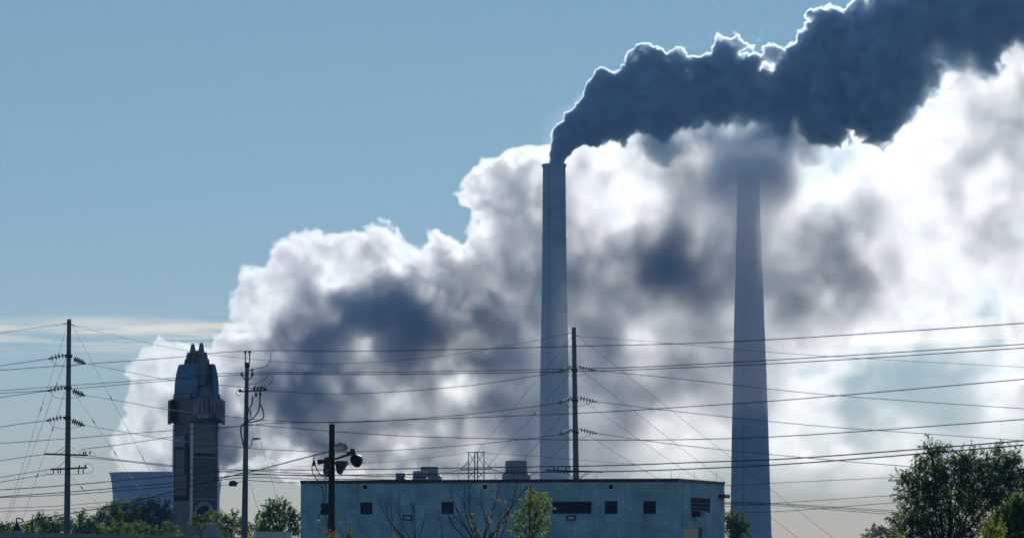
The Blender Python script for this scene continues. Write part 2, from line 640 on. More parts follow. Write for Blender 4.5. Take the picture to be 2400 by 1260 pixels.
# left transmission pole
DL = 200.0
kL = M(DL)
t = thing('transmission_pole', at_ground(158, DL), 'tall slim steel transmission pole left of the sign tower, two crossarms low down', 'utility pole', 'steel transmission poles')
pole_tube(t, (162, 748), (157, 1240), DL, 10, 15, M_steel)
for y in (831, 906, 976):
    m = MB()
    yo = y - 831
    m.lathe(P(161 - yo / 40, y + 3, DL) - Vector((0, 0, 0.1)), [(0.23, 0), (0.27, 0.02), (0.27, 0.2), (0.2, 0.22)], 14)
    m.build('collar', M_dark, t)
    xa = 153 - yo / 30
    disc_string('insulator_string', t, P(xa, y, DL), P(xa - 38, y + 9, DL), 4, 0.20)
    disc_string('insulator_string', t, P(171 - yo / 30, y + 8, DL), P(199 - yo / 60, y + 20, DL), 5, 0.21)
    px_tube(t, 'jumper_wire', [(118 - yo / 40, y + 10), (128 - yo / 40, y + 22), (150 - yo / 40, y + 28), (172, y + 26), (196, y + 20)], DL - 0.5, 0.016, M_wire)
m = MB()
m.bar(P(147, 759, DL), P(160, 757, DL), 0.06)
m.bar(P(164, 759, DL), P(175, 763, DL), 0.06)
m.build('shield_wire_clamp', M_dark, t)
for (xa, ya, xb, yb) in ((104, 1063, 206, 1066), (118, 1099, 204, 1095)):
    m = MB()
    m.bar(P(xa, ya, DL - 0.3), P(xb, yb, DL - 0.3), 0.13, 0.12)
    m.build('crossarm', M_wood, t)
for (a, c) in (((154, 1045), (129, 1062)), ((154, 1053), (141, 1063)), ((165, 1045), (189, 1063)), ((165, 1053), (177, 1063)),
               ((154, 1078), (135, 1096)), ((165, 1078), (184, 1095))):
    m = MB()
    m.bar(P(*a, DL - 0.3), P(*c, DL - 0.3), 0.06, 0.03)
    m.build('crossarm_brace', M_dark, t)
for x, y, h in ((196, 1059, 6), (201, 1059, 6), (211, 1059, 6), (186, 1089, 7), (200, 1088, 7)):
    m = MB()
    m.lathe(P(x, y + h, DL - 0.3), [(0.03, 0), (0.03, 0.08), (0.09, 0.1), (0.05, 0.14), (0.08, 0.17), (0.03, 0.21)], 10)
    m.build('pin_insulator', M_glass, t, True)
for x in (125, 136, 142, 184, 195):
    m = MB()
    m.bar(P(x, 1098, DL - 0.3), P(x, 1109, DL - 0.3), 0.07)
    m.build('line_post', M_dark, t)
px_tube(t, 'jumper_wire', [(104, 1105), (120, 1111), (150, 1110), (190, 1110), (212, 1106), (219, 1096), (212, 1087), (196, 1086)], DL - 0.4, 0.014, M_wire)
px_tube(t, 'jumper_wire', [(184, 1056), (212, 1056), (224, 1066)], DL - 0.4, 0.014, M_wire)
disc_string('insulator_string', t, P(206, 1066, DL - .3), P(233, 1071, DL - .3), 5, 0.07)
disc_string('insulator_string', t, P(118, 1099, DL - .3), P(92, 1103, DL - .3), 6, 0.07)

# middle transmission pole behind the building
DM_ = 280.0
t = thing('transmission_pole', at_ground(1352, DM_), 'tall slim steel transmission pole rising behind the flat roof beside the nearer chimney', 'utility pole', 'steel transmission poles')
pole_tube(t, (1345, 767), (1352, 1250), DM_, 10, 15, M_steel)
for y in (863, 936, 1010):
    yo = (y - 863) / 147 * 3
    m = MB()
    m.lathe(P(1346.5 + yo, y + 3, DM_) - Vector((0, 0, 0.1)), [(0.28, 0), (0.32, 0.02), (0.32, 0.24), (0.25, 0.26)], 14)
    m.build('collar', M_dark, t)
    disc_string('insulator_string', t, P(1341 + yo, y - 6, DM_), P(1309 + yo, y + 8, DM_), 5, 0.29)
    disc_string('insulator_string', t, P(1353 + yo, y - 5, DM_), P(1396 + yo, y + 5, DM_), 5, 0.25)
    px_tube(t, 'jumper_wire', [(1315 + yo, y + 7), (1327 + yo, y + 15), (1348 + yo, y + 17), (1368 + yo, y + 13), (1385 + yo, y + 4)], DM_ - 0.6, 0.02, M_wire)
m = MB()
m.bar(P(1333, 781, DM_), P(1343, 780, DM_), 0.07)
m.bar(P(1348, 786, DM_), P(1360, 788, DM_), 0.07)
m.build('shield_wire_clamp', M_dark, t)
m = MB()
m.bar(P(1280, 1101, DM_ - .4), P(1414, 1105, DM_ - .4), 0.17, 0.15)
m.build('crossarm', M_wood, t)
for (a, c) in (((1318, 1103), (1342, 1120)), ((1326, 1103), (1346, 1120)), ((1383, 1106), (1360, 1120)), ((1376, 1106), (1356, 1120))):
    m = MB()
    m.bar(P(*a, DM_ - .4), P(*c, DM_ - .4), 0.08, 0.05)
    m.build('crossarm_brace', M_dark, t)
for x in (1299, 1307, 1327, 1335):
    m = MB()
    m.lathe(P(x, 1100, DM_ - .4), [(0.04, 0), (0.04, 0.12), (0.13, 0.15), (0.06, 0.2), (0.11, 0.25), (0.04, 0.32)], 10)
    m.build('pin_insulator', M_glass, t, True)
disc_string('insulator_string', t, P(1296, 1101, DM_ - .4), P(1272, 1102, DM_ - .4), 5, 0.09)

# distribution pole between the sign and the floodlight pole
DD = 185.0
t = thing('distribution_pole', at_ground(575, DD), 'grey distribution pole with cable terminations and a small lamp right of the sign tower', 'utility pole')
pole_tube(t, (579, 850), (573, 1245), DD, 8.5, 15, M_steel)
for x in (575, 585):
    m = MB()
    m.tube([P(x, 850, DD), P(x, 824, DD)], 0.035, 6)
    m.lathe(P(x, 826, DD), [(0.05, -0.05), (0.09, 0.0), (0.09, 0.08), (0.04, 0.12)], 10)
    m.build('pole_top_pin', M_dark, t, True)
m = MB()
m.lathe(P(579, 862, DD), [(0.14, 0), (0.16, 0.05), (0.17, 0.34), (0.12, 0.36)], 14)
m.build('pole_top_bracket', M_dark, t)
for sg in (-1, 1):
    m = MB()
    m.tube([P(579, 892, DD), P(579 + sg * 9, 885, DD), P(579 + sg * 12.5, 875, DD)], 0.045, 6)
    m.lathe(P(579 + sg * 12.5, 879, DD), [(0.06, -0.02), (0.11, 0.03), (0.06, 0.1), (0.1, 0.14), (0.04, 0.18)], 10)
    m.build('bracket_insulator', M_glass, t, True)
m = MB()
m.bar(P(579, 867, DD), P(592, 867, DD), 0.06)
m.lathe(P(591, 870, DD), [(0.05, 0), (0.1, 0.04), (0.05, 0.12), (0.09, 0.16), (0.03, 0.2)], 10)
m.build('side_insulator', M_glass, t, True)
m = MB()
m.bar(P(560, 917, DD - .2), P(626, 914, DD - .2), 0.11, 0.10)
m.build('crossarm', M_dark, t)
for (x, y, dx, dy) in ((563, 914, -1, 1), (596, 909, 1, -3), (604, 911, 0, -3), (612, 909, 1, -2), (620, 910, 2, 1), (600, 924, 0, 3), (610, 922, 1, 3)):
    m = MB()
    d = Vector((dx, 0, -dy)).normalized()
    m.lathe(P(x, y, DD - .3), [(0.04, -0.12), (0.1, -0.1), (0.05, -0.05), (0.1, -0.03), (0.05, 0.03), (0.1, 0.05), (0.04, 0.14)], 10, d)
    m.build('cutout_insulator', M_glass, t, True)
px_tube(t, 'arrester_loop', [(565, 912), (555, 914), (554, 922), (559, 927), (566, 921)], DD - .3, 0.02, M_dark)
px_tube(t, 'lead_wire', [(635, 826), (633, 845), (622, 858), (605, 862), (594, 865)], DD - .2, 0.02, M_wire)
px_tube(t, 'lead_wire', [(627, 879), (615, 893), (600, 899), (588, 900), (582, 904)], DD - .2, 0.018, M_wire)
px_tube(t, 'lead_wire', [(641, 882), (635, 895), (625, 903), (612, 905), (604, 908)], DD - .2, 0.018, M_wire)
for pts in ([(592, 928), (590, 945), (583, 960), (580, 970)], [(609, 925), (609, 945), (604, 965), (592, 980), (578, 988), (566, 998), (565, 1015), (571, 1045)],
            [(609, 945), (616, 960), (618, 975), (610, 984), (590, 988), (578, 990)], [(587, 960), (588, 978)]):
    px_tube(t, 'riser_cable', pts, DD - .35, 0.045, M_dark)
px_tube(t, 'lamp_arm', [(577, 1048), (587, 1045), (590, 1037), (591, 1029)], DD - .3, 0.035, M_galv)
m = MB()
m.prism([P(589, 1031, DD - .45), P(592, 1025, DD - .45), P(604, 1024, DD - .45), P(612, 1027, DD - .45), P(606, 1029, DD - .45)], (0, 0.3, 0))
m.build('lamp_head', M_galv, t)

# floodlight pole
DF = 120.0
t = thing('floodlight_pole', at_ground(777, DF), 'dark timber pole carrying a cluster of floodlights in front of the block building', 'floodlight pole')
pole_tube(t, (778, 993), (777, 1250), DF, 13.5, 16, M_wood)
q = lambda x, y, d=0: P(x, y, DF + d)
m = MB()
m.bar(q(785, 1075, -.1), q(828, 1061, -.1), 0.12, 0.1)
m.bar(q(812, 1061, -.1), q(832, 1060, -.1), 0.16, 0.12)
m.build('arm', M_dark, t)
# upper box floodlight
f = MB()
f.prism([q(783, 1040, -.35), q(812, 1038, -.35), q(816, 1046, -.35), q(810, 1056, -.35), q(782, 1055, -.35)], (0, 0.35, 0))
f.bar(q(797, 1040, -.2), q(797, 1036, -.2), 0.12)
fo = f.build('floodlight', M_galv, t)
f = MB()
f.prism([q(783, 1046, -.37), q(804, 1045, -.37), q(803, 1054, -.37), q(784, 1054, -.37)], (0, 0.012, 0))
f.build('lens', M_white, fo)
# round floodlight
ax = Vector((-0.55, -0.75, -0.35)).normalized()
c = q(836, 1078, -.1)
f = MB()
f.lathe(c, [(0.07, -0.30), (0.13, -0.26), (0.23, -0.12), (0.275, 0.02), (0.29, 0.06), (0.27, 0.075)], 24, ax)
f.bar(q(829, 1058, -.1), q(831, 1066, -.1), 0.13)
f.lathe(q(826, 1058, -.1), [(0.09, -0.1), (0.1, 0.0), (0.1, 0.12), (0.05, 0.14)], 10)
fo = f.build('floodlight', M_dark, t, True)
f = MB()
f.lathe(c + ax * 0.076, [(0.255, 0.0), (0.20, 0.02), (0.0001, 0.035)], 24, ax)
f.build('lens', M_pane, fo, True)
# wedge floodlight on the right
f = MB()
f.prism([q(784, 1082, -.4), q(790, 1078, -.4), q(812, 1079, -.4), q(813, 1083, -.4), q(796, 1111, -.4), q(790, 1108, -.4)], (0.05, 0.4, 0))
fo = f.build('floodlight', M_dark, t)
f = MB()
f.prism([q(786, 1084, -.42), q(793, 1082, -.42), q(795, 1096, -.42), q(790, 1104, -.42)], (0, 0.015, 0))
f.build('lens', M_pane, fo)
# boxes and small lamp on the left
f = MB()
f.prism([q(760, 1071, -.3), q(774, 1069, -.3), q(776, 1088, -.3), q(775, 1117, -.3), q(762, 1115, -.3), q(757, 1106, -.3), q(759, 1085, -.3)], (0, 0.3, 0))
f.build('ballast_box', M_dark, t)
f = MB()
f.lathe(q(764, 1080, -.2), [(0.05, -0.05), (0.07, 0.05), (0.10, 0.22), (0.11, 0.34), (0.04, 0.36)], 14, Vector((-1, -0.2, -0.1)))
f.build('floodlight', M_dark, t, True)
for (x, y) in ((766, 1102), (767, 1110)):
    f = MB()
    f.lathe(q(x, y, -.32), [(0.045, 0), (0.04, 0.02), (0.0001, 0.03)], 10, Vector((0, -1, 0)))
    f.build('indicator_lens', M_galv, t, True)
px_tube(t, 'service_cable', [(737, 1066), (735, 1078), (731, 1095), (735, 1112), (746, 1128), (757, 1150), (758, 1180), (747, 1210), (742, 1222)], DF - .3, 0.02, M_dark)
px_tube(t, 'service_cable', [(737, 1078), (741, 1095), (748, 1108), (762, 1118), (770, 1122)], DF - .3, 0.02, M_dark)
px_tube(t, 'service_cable', [(760, 1120), (764, 1150), (763, 1200), (768, 1240)], DF - .3, 0.018, M_dark)
f = MB()
f.lathe(q(735.5, 1086, -.3), [(0.02, -0.1), (0.05, -0.05), (0.05, 0.05), (0.02, 0.1)], 8)
f.build('cable_weight', M_dark, t, True)
f = MB()
f.lathe(q(744, 1222, -.3), [(0.03, -0.06), (0.08, -0.02), (0.08, 0.06), (0.03, 0.1)], 10)
f.build('cable_gland', M_white, t, True)


# ------------------------------------------------------------------ block building
DC_ = 225.0
HB = P(1590, 1120, DC_).z
Cn = Vector((P(1590, 1120, DC_).x, DC_, 0))


def end_at(px, py):
    lo_, hi_ = 100.0, 400.0
    for _ in range(50):
        mid = (lo_ + hi_) / 2
        if P(px, py, mid).z < HB:
            lo_ = mid
        else:
            hi_ = mid
    p = P(px, py, lo_)
    return Vector((p.x, p.y, 0))


Ln, Rn = end_at(705, 1125), end_at(1698, 1128.5)
Bk = Ln + (Rn - Cn)


def on_wall(px, py, A, B):
    """(distance from A along the wall A-B, height) seen at a pixel"""
    d = P(px, py, 100.0) - Vector((0, 0, EYE))
    e = B - A
    n = Vector((e.y, -e.x, 0))
    tt = (A - Vector((0, 0, 0))).dot(n) / Vector((d.x, d.y, 0)).dot(n)
    h = Vector((d.x * tt, d.y * tt, EYE + d.z * tt))
    return (Vector((h.x, h.y, 0)) - A).dot(e.normalized()), h.z


bt = thing('block_building', (Cn + Ln) / 2, 'long flat-roofed teal painted block building with small dark windows and louvres', 'building')
HW = HB - 0.26


def wall_mesh(name, A, B, holes, mat_):
    """wall from A to B (outside on the viewer's side of A->B's right hand), with openings cut out and reveals"""
    e = (B - A)
    L = e.length
    e.normalize()
    n_out = Vector((e.y, -e.x, 0))
    xs = sorted({0.0, L} | {h[0] for h in holes} | {h[1] for h in holes})
    zs = sorted({0.0, HW} | {h[2] for h in holes} | {h[3] for h in holes})
    vs, fs, uvs = [], [], []

    def quad(a, b_, c_, d_, uv):
        o = len(vs)
        vs.extend([a, b_, c_, d_])
        fs.append((o, o + 1, o + 2, o + 3))
        uvs.extend(uv)
    pt = lambda s_, z, dp=0.0: A + e * s_ - n_out * dp + Vector((0, 0, z))
    for i in range(len(xs) - 1):
        for j in range(len(zs) - 1):
            cx, cz = (xs[i] + xs[i + 1]) / 2, (zs[j] + zs[j + 1]) / 2
            if any(h[0] < cx < h[1] and h[2] < cz < h[3] for h in holes):
                continue
            x0, x1, z0, z1 = xs[i], xs[i + 1], zs[j], zs[j + 1]
            quad(pt(x0, z0), pt(x1, z0), pt(x1, z1), pt(x0, z1), [(x0, z0), (x1, z0), (x1, z1), (x0, z1)])
    dp = 0.22
    for h in holes:
        x0, x1, z0, z1 = h[:4]
        for (a, b_) in (((x0, z0), (x1, z0)), ((x1, z0), (x1, z1)), ((x1, z1), (x0, z1)), ((x0, z1), (x0, z0))):
            quad(pt(*a), pt(*b_), pt(*b_, dp), pt(*a, dp), [(a[0], a[1]), (b_[0], b_[1]), (b_[0] + .05, b_[1] + .05), (a[0] + .05, a[1] + .05)])
    me = bpy.data.meshes.new(name)
    o_ = Vector(bt.location)
    me.from_pydata([tuple(Vector(v) - o_) for v in vs], [], fs)
    uvl = me.uv_layers.new(name='UVMap')
    for i, u in enumerate(uvs):
        uvl.data[i].uv = u
    me.materials.append(mat_)
    ob = bpy.data.objects.new(name, me)
    col.objects.link(ob)
    ob.parent = bt
    return ob, pt, e, n_out


def hole_px(A, B, x0, x1, y0, y1):
    a, c = on_wall(x0, y1, A, B), on_wall(x1, y0, A, B)
    return (min(a[0], c[0]), max(a[0], c[0]), a[1], c[1])


front = [(752, 783, 1178, 1206, 'louvre'), (844, 873, 1176, 1204, 'window'), (1034, 1063, 1175, 1203, 'window'),
         (1295, 1386, 1174, 1203, 'louvre'), (1417, 1447, 1173, 1203, 'window'), (1508, 1537, 1173, 1203, 'louvre')]
fh = [hole_px(Ln, Cn, *h[:4]) for h in front]
wo, pt, e, no = wall_mesh('front_wall', Ln, Cn, fh, M_block)
sh = [hole_px(Cn, Rn, 1619, 1664, 1167, 1198)]
dh = hole_px(Cn, Rn, 1602, 1647, 1235, 1262)
sh.append((dh[0], dh[1], 0.0, dh[3]))
ws, pts_, es, ns_ = wall_mesh('side_wall', Cn, Rn, sh, M_block)
wall_mesh('back_wall', Rn, Bk, [], M_block)
wall_mesh('side_wall', Bk, Ln, [], M_block)


def fill_opening(kind, h, pt, e, n_out):
    x0, x1, z0, z1 = h
    axs = (e, n_out, Vector((0, 0, 1)))
    if kind == 'louvre':
        m = MB()
        m.box(pt((x0 + x1) / 2, (z0 + z1) / 2, 0.19), (x1 - x0, 0.04, z1 - z0), axs)
        lo_ = m.build('louvre', M_void, bt)
        n = 4
        for i in range(n):
            zc = z0 + (z1 - z0) * (i + 0.5) / n
            up = (Vector((0, 0, 1)) * 0.75 + n_out * -0.66).normalized()
            mm = MB()
            mm.box(pt((x0 + x1) / 2, zc, 0.09), (x1 - x0 - 0.03, 0.02, (z1 - z0) / n * 0.72), (e, e.cross(up), up))
            mm.build('slat', M_louv, lo_)
        fr = MB()
        for (a, c, sx, sz) in ((x0, z0, x1 - x0, .04), (x0, z1 - .04, x1 - x0, .04)):
            fr.box(pt(a + sx / 2, c + sz / 2, 0.02), (sx, 0.05, sz), axs)
        for a in (x0, x1 - .04):
            fr.box(pt(a + .02, (z0 + z1) / 2, 0.021), (.04, 0.05, z1 - z0 - .08), axs)
        fr.build('frame', M_louv, lo_)
    else:
        m = MB()
        m.box(pt((x0 + x1) / 2, (z0 + z1) / 2, 0.20), (x1 - x0, 0.02, z1 - z0), axs)
        wn_ = m.build('window', M_void, bt)
        n = 4
        for i in range(n):
            for j in range(n):
                mm = MB()
                w_, h_ = (x1 - x0) / n, (z1 - z0) / n
                mm.box(pt(x0 + w_ * (i + .5), z0 + h_ * (j + .5), 0.15 + 0.004 * ((i * 7 + j * 3) % 4)), (w_ - .02, 0.05, h_ - .02), axs)
                mm.build('pane', M_pane, wn_)


for h, fr_ in zip(fh, front):
    fill_opening(fr_[4], h, pt, e, no)
fill_opening('louvre', sh[0], pts_, es, ns_)
m = MB()
x0, x1, z0, z1 = sh[1]
m.box(pts_((x0 + x1) / 2, z1 / 2, 0.20), (x1 - x0, 0.05, z1), (es, ns_, Vector((0, 0, 1))))
dr = m.build('door', M_slate, bt)
m = MB()
m.box(pts_(x1 - 0.25, 1.05, 0.15), (0.14, 0.05, 0.04), (es, ns_, Vector((0, 0, 1))))
m.build('handle', M_galv, dr)
# coping in lengths, roof deck
segs = ((Ln, Cn, 10), (Cn, Rn, 5), (Rn, Bk, 10), (Bk, Ln, 5))
for A, B, n in segs:
    ee = (B - A).normalized()
    nn = Vector((ee.y, -ee.x, 0))
    L = (B - A).length
    for i in range(n):
        mm = MB()
        s0, s1 = L * i / n + (0.0 if i else -0.04), L * (i + 1) / n - 0.006 + (0.0 if i < n - 1 else -0.22)
        mm.box(A + ee * (s0 + s1) / 2 - nn * 0.09 + Vector((0, 0, HW + 0.131)), (s1 - s0, 0.28, 0.258), (ee, nn, Vector((0, 0, 1))))
        mm.build('coping_length', M_cope, bt)
m = MB()
off = [Ln, Cn, Rn, Bk]
cen = (Ln + Cn + Rn + Bk) / 4
m.add([tuple(cen + (p - cen) * 0.985 + Vector((0, 0, HW - 0.1))) for p in off], [(0, 1, 2, 3)])
m.build('roof', M_roof, bt)
# drip stains and fixtures on the walls


def wall_box(name, A, B, x0, x1, y0, y1, dep, mat_, pt, e, n_out, inner=None, frame=0.05, thing_=None):
    h = hole_px(A, B, x0, x1, y0, y1)
    axs = (e, n_out, Vector((0, 0, 1)))
    m = MB()
    cx, cz = (h[0] + h[1]) / 2, (h[2] + h[3]) / 2
    w_, z_ = h[1] - h[0], h[3] - h[2]
    if inner is None:
        m.box(pt(cx, cz, -dep / 2), (w_, dep, z_), axs)
    else:
        for dx, dz, sx, sz in ((0, z_ / 2 - frame / 2, w_, frame), (0, -z_ / 2 + frame / 2, w_, frame),
                               (-w_ / 2 + frame / 2, 0, frame, z_ - 2 * frame), (w_ / 2 - frame / 2, 0, frame, z_ - 2 * frame)):
            m.box(pt(cx + dx, cz + dz, -dep / 2), (sx, dep, sz), axs)
    o = m.build(name, mat_, bt)
    if inner is not None:
        m = MB()
        m.box(pt(cx, cz, -dep * 0.2), (w_ - 2 * frame, dep * 0.4, z_ - 2 * frame), axs)
        m.build('opening', inner, o)
    return o


for x in (856, 1137, 1432):
    wall_box('scupper', Ln, Cn, x - 7, x + 7, 1133, 1147, 0.06, M_white, pt, e, no, inner=M_void, frame=0.06)
for x in (956, 1340):
    wall_box('wall_lamp', Ln, Cn, x - 11, x + 10, 1206, 1218, 0.16, M_dark, pt, e, no, inner=M_white, frame=0.09)
o = wall_box('security_light', Cn, Rn, 1684, 1697, 1158, 1166, 0.5, M_dark, pts_, es, ns_)
wall_box('security_light', Cn, Rn, 1622, 1631, 1197, 1210, 0.7, M_dark, pts_, es, ns_)
wall_box('conduit', Cn, Rn, 1600, 1601.5, 1150, 1240, 0.05, M_galv, pts_, es, ns_)
wall_box('conduit', Ln, Cn, 838, 839.2, 1131, 1176, 0.05, M_slate, pt, e, no)


# roof ventilators
def vent(name, label, px, w0, ytop, ymid, wbase, D, grp='round metal ventilators on the flat roof'):
    zt, zm = P(px, ytop, D).z, P(px, ymid, D).z
    c = P(px, 1200, D)
    zr = HW - 0.1
    t = thing(name, (c.x, D, zr), label, 'roof ventilator', grp)
    k = M(D)
    m = MB()
    m.lathe((c.x, D, zr), [(wbase * k / 2, 0), (wbase * k / 2, max(0.02, zm - zr - 0.12)), (wbase * k / 2 - 0.12, zm - zr)], 28)
    m.build('curb', M_galv, t, True)
    m = MB()
    r = w0 * k / 2
    m.lathe((c.x, D, zm + 0.002), [(r * .97, 0), (r, 0.05), (r, zt - zm - 0.1), (r * 0.93, zt - zm), (r * 0.3, zt - zm + 0.02), (0.0001, zt - zm + 0.03)], 28)
    m.build('hood', M_galv, t, True)
    return t


vent('roof_ventilator', 'small squat metal roof ventilator standing alone on the flat roof', 938, 23, 1108, 1118, 25, 236)
vent('roof_ventilator', 'medium round roof ventilator in front of the wide one', 984, 33, 1103, 1117, 36, 232)
vent('roof_ventilator', 'wide low roof ventilator with a rod above it', 1006, 42, 1093, 1112, 58, 238)
vent('roof_ventilator', 'largest drum-shaped roof ventilator right of the lattice pylon', 1210, 52, 1079, 1108, 66, 234)
for lab, x, y in (('thin lightning rod above the left end of the flat roof', 722, 1105), ('thin lightning rod on the roof right of the floodlight pole', 838, 1111),
                  ('short thin rod rising beside the medium ventilator', 980, 1080), ('thin rod rising above the wide low ventilator', 1004, 1072),
                  ('thin rod just left of the lattice pylon', 1074, 1082), ('thin rod between the pylon and the drum-shaped ventilator', 1162, 1086),
                  ('short rod on the roof right of the middle transmission pole', 1399, 1109), ('tall rod on the roof left of the building corner', 1573, 1098),
                  ('rod on the roof edge just right of the building corner', 1627, 1104), ('rod at the right end of the flat roof', 1679, 1106)):
    D = 232.0 if x < 1600 else 237.0
    p = P(x, y, D)
    m = MB()
    m.tube([(p.x, D, HW - 0.1), (p.x, D, p.z)], [0.022, 0.014], 6)
    m.lathe((p.x, D, HW - 0.1), [(0.09, 0), (0.09, 0.03), (0.03, 0.05)], 8)
    o = m.build('lightning_rod', M_galv, origin=(p.x, D, HW - 0.1))
    tag(o, lab, 'rod', 'lightning rods along the flat roof')

# ------------------------------------------------------------------ the sign tower
DS = 350.0
KS = M(DS)
SA = math.radians(40)
sc0 = P(448, 1200, DS)
su = Vector((math.cos(SA), math.sin(SA), 0))
sv = Vector((-math.sin(SA), math.cos(SA), 0))
ZY = lambda y: P(448, y, DS).z


def S(u, v, y):
    p = Vector((sc0.x, DS, 0)) + su * (u * KS) + sv * (v * KS)
    p.z = ZY(y)
    return p


def sbox(m, u0, u1, v0, v1, y0, y1):
    a = [S(u0, v0, y1), S(u1, v0, y1), S(u1, v1, y1), S(u0, v1, y1)]
    h = ZY(y0) - ZY(y1)
    m.prism(a, (0, 0, h))


st = thing('sign_tower', S(37, 37, 1262) * 1.0, 'tall dark sign tower with a fan of pointed fins and a curved letter band', 'sign tower')
st.location.z = 0
m = MB()
yb = HZ + EYE / KS
sbox(m, 0, 74, 0, 75, 985, yb)
m.build('shaft', M_slate, st)
# corner fins and panels on the four faces (opposite faces alike)


def rot(u, v, f):
    return (u, v) if f == 0 else (74 - u, 75 - v)


def fbox(name, u0, u1, v0, v1, y0, y1, m_, f):
    (a, b_), (c, d_) = rot(u0, v0, f), rot(u1, v1, f)
    mm = MB()
    sbox(mm, min(a, c), max(a, c), min(b_, d_), max(b_, d_), y0, y1)
    return mm.build(name, m_, st)


for f in (0, 1):
    for u0, v0 in ((-2.5, -2.5), (71.5, -2.5)):
        fbox('corner_fin', u0, u0 + 5, v0, v0 + 5, 992, 1222, M_white, f)
    fbox('upper_panel', 5, 66, -1.2, -0.05, 992, 1044, M_cream, f)
    fbox('cornice', 4, 68, -3, -0.05, 1045, 1060, M_cream, f)
    for k in range(5):
        fbox('dentil', 9 + k * 11, 16 + k * 11, -3.6, -0.06, 1062, 1067, M_void, f)
    fbox('ledge', 4, 68, -4, -0.05, 1069, 1071.5, M_galv, f)
    fbox('screen', 6, 65, -2, -0.05, 1073, 1166, M_green, f)
    fbox('ledge', 4, 68, -4, -0.05, 1167, 1170, M_galv, f)
    # arch
    mm, mo = MB(), MB()
    out, inn = [], []
    for k in range(17):
        a = math.pi * k / 16
        out.append((35 + 31 * math.cos(a), 1208 - 34 * math.sin(a)))
        inn.append((35 + 24 * math.cos(a), 1208 - 25 * math.sin(a)))
    for k in range(16):
        q4 = [out[k], out[k + 1], inn[k + 1], inn[k]]
        mm.prism([S(*rot(u, -0.05, f), y) for u, y in q4], (sv if f else -sv) * 3 * KS)
    mo.prism([S(*rot(u, -0.06, f), y) for u, y in inn] + [S(*rot(11, -0.06, f), 1224), S(*rot(59, -0.06, f), 1224)], (sv if f else -sv) * 0.8 * KS)
    mm.build('arch_moulding', M_galv, st)
    mo.build('arch_opening', M_void, st)
    # the narrow faces
    fbox('side_panel', -1.5, -0.05, 28, 70, 1017, 1045, M_bluep, f)
    fbox('side_frame', -1.2, -0.05, 8, 73, 1046, 1172, M_void, f)
    fbox('side_screen', -2.2, -1.25, 18, 68, 1052, 1160, M_green, f)
    fbox('side_fin', -6, -0.06, 22, 26, 1017, 1110, M_bluep, f)
    fbox('side_base', -2, -0.05, 6, 73, 1173, 1262, M_cream, f)
    # block behind the letter band on the narrow face
    fbox('side_block', -4, -0.04, -1, 76, 932, 990, M_slate, f)
    fbox('side_strip', -5.5, -4.02, 2, 73, 921, 931, M_cream, f)
m = MB()
sbox(m, 0, 74, 0, 75, 930, 984.8)
m.build('head', M_slate, st)
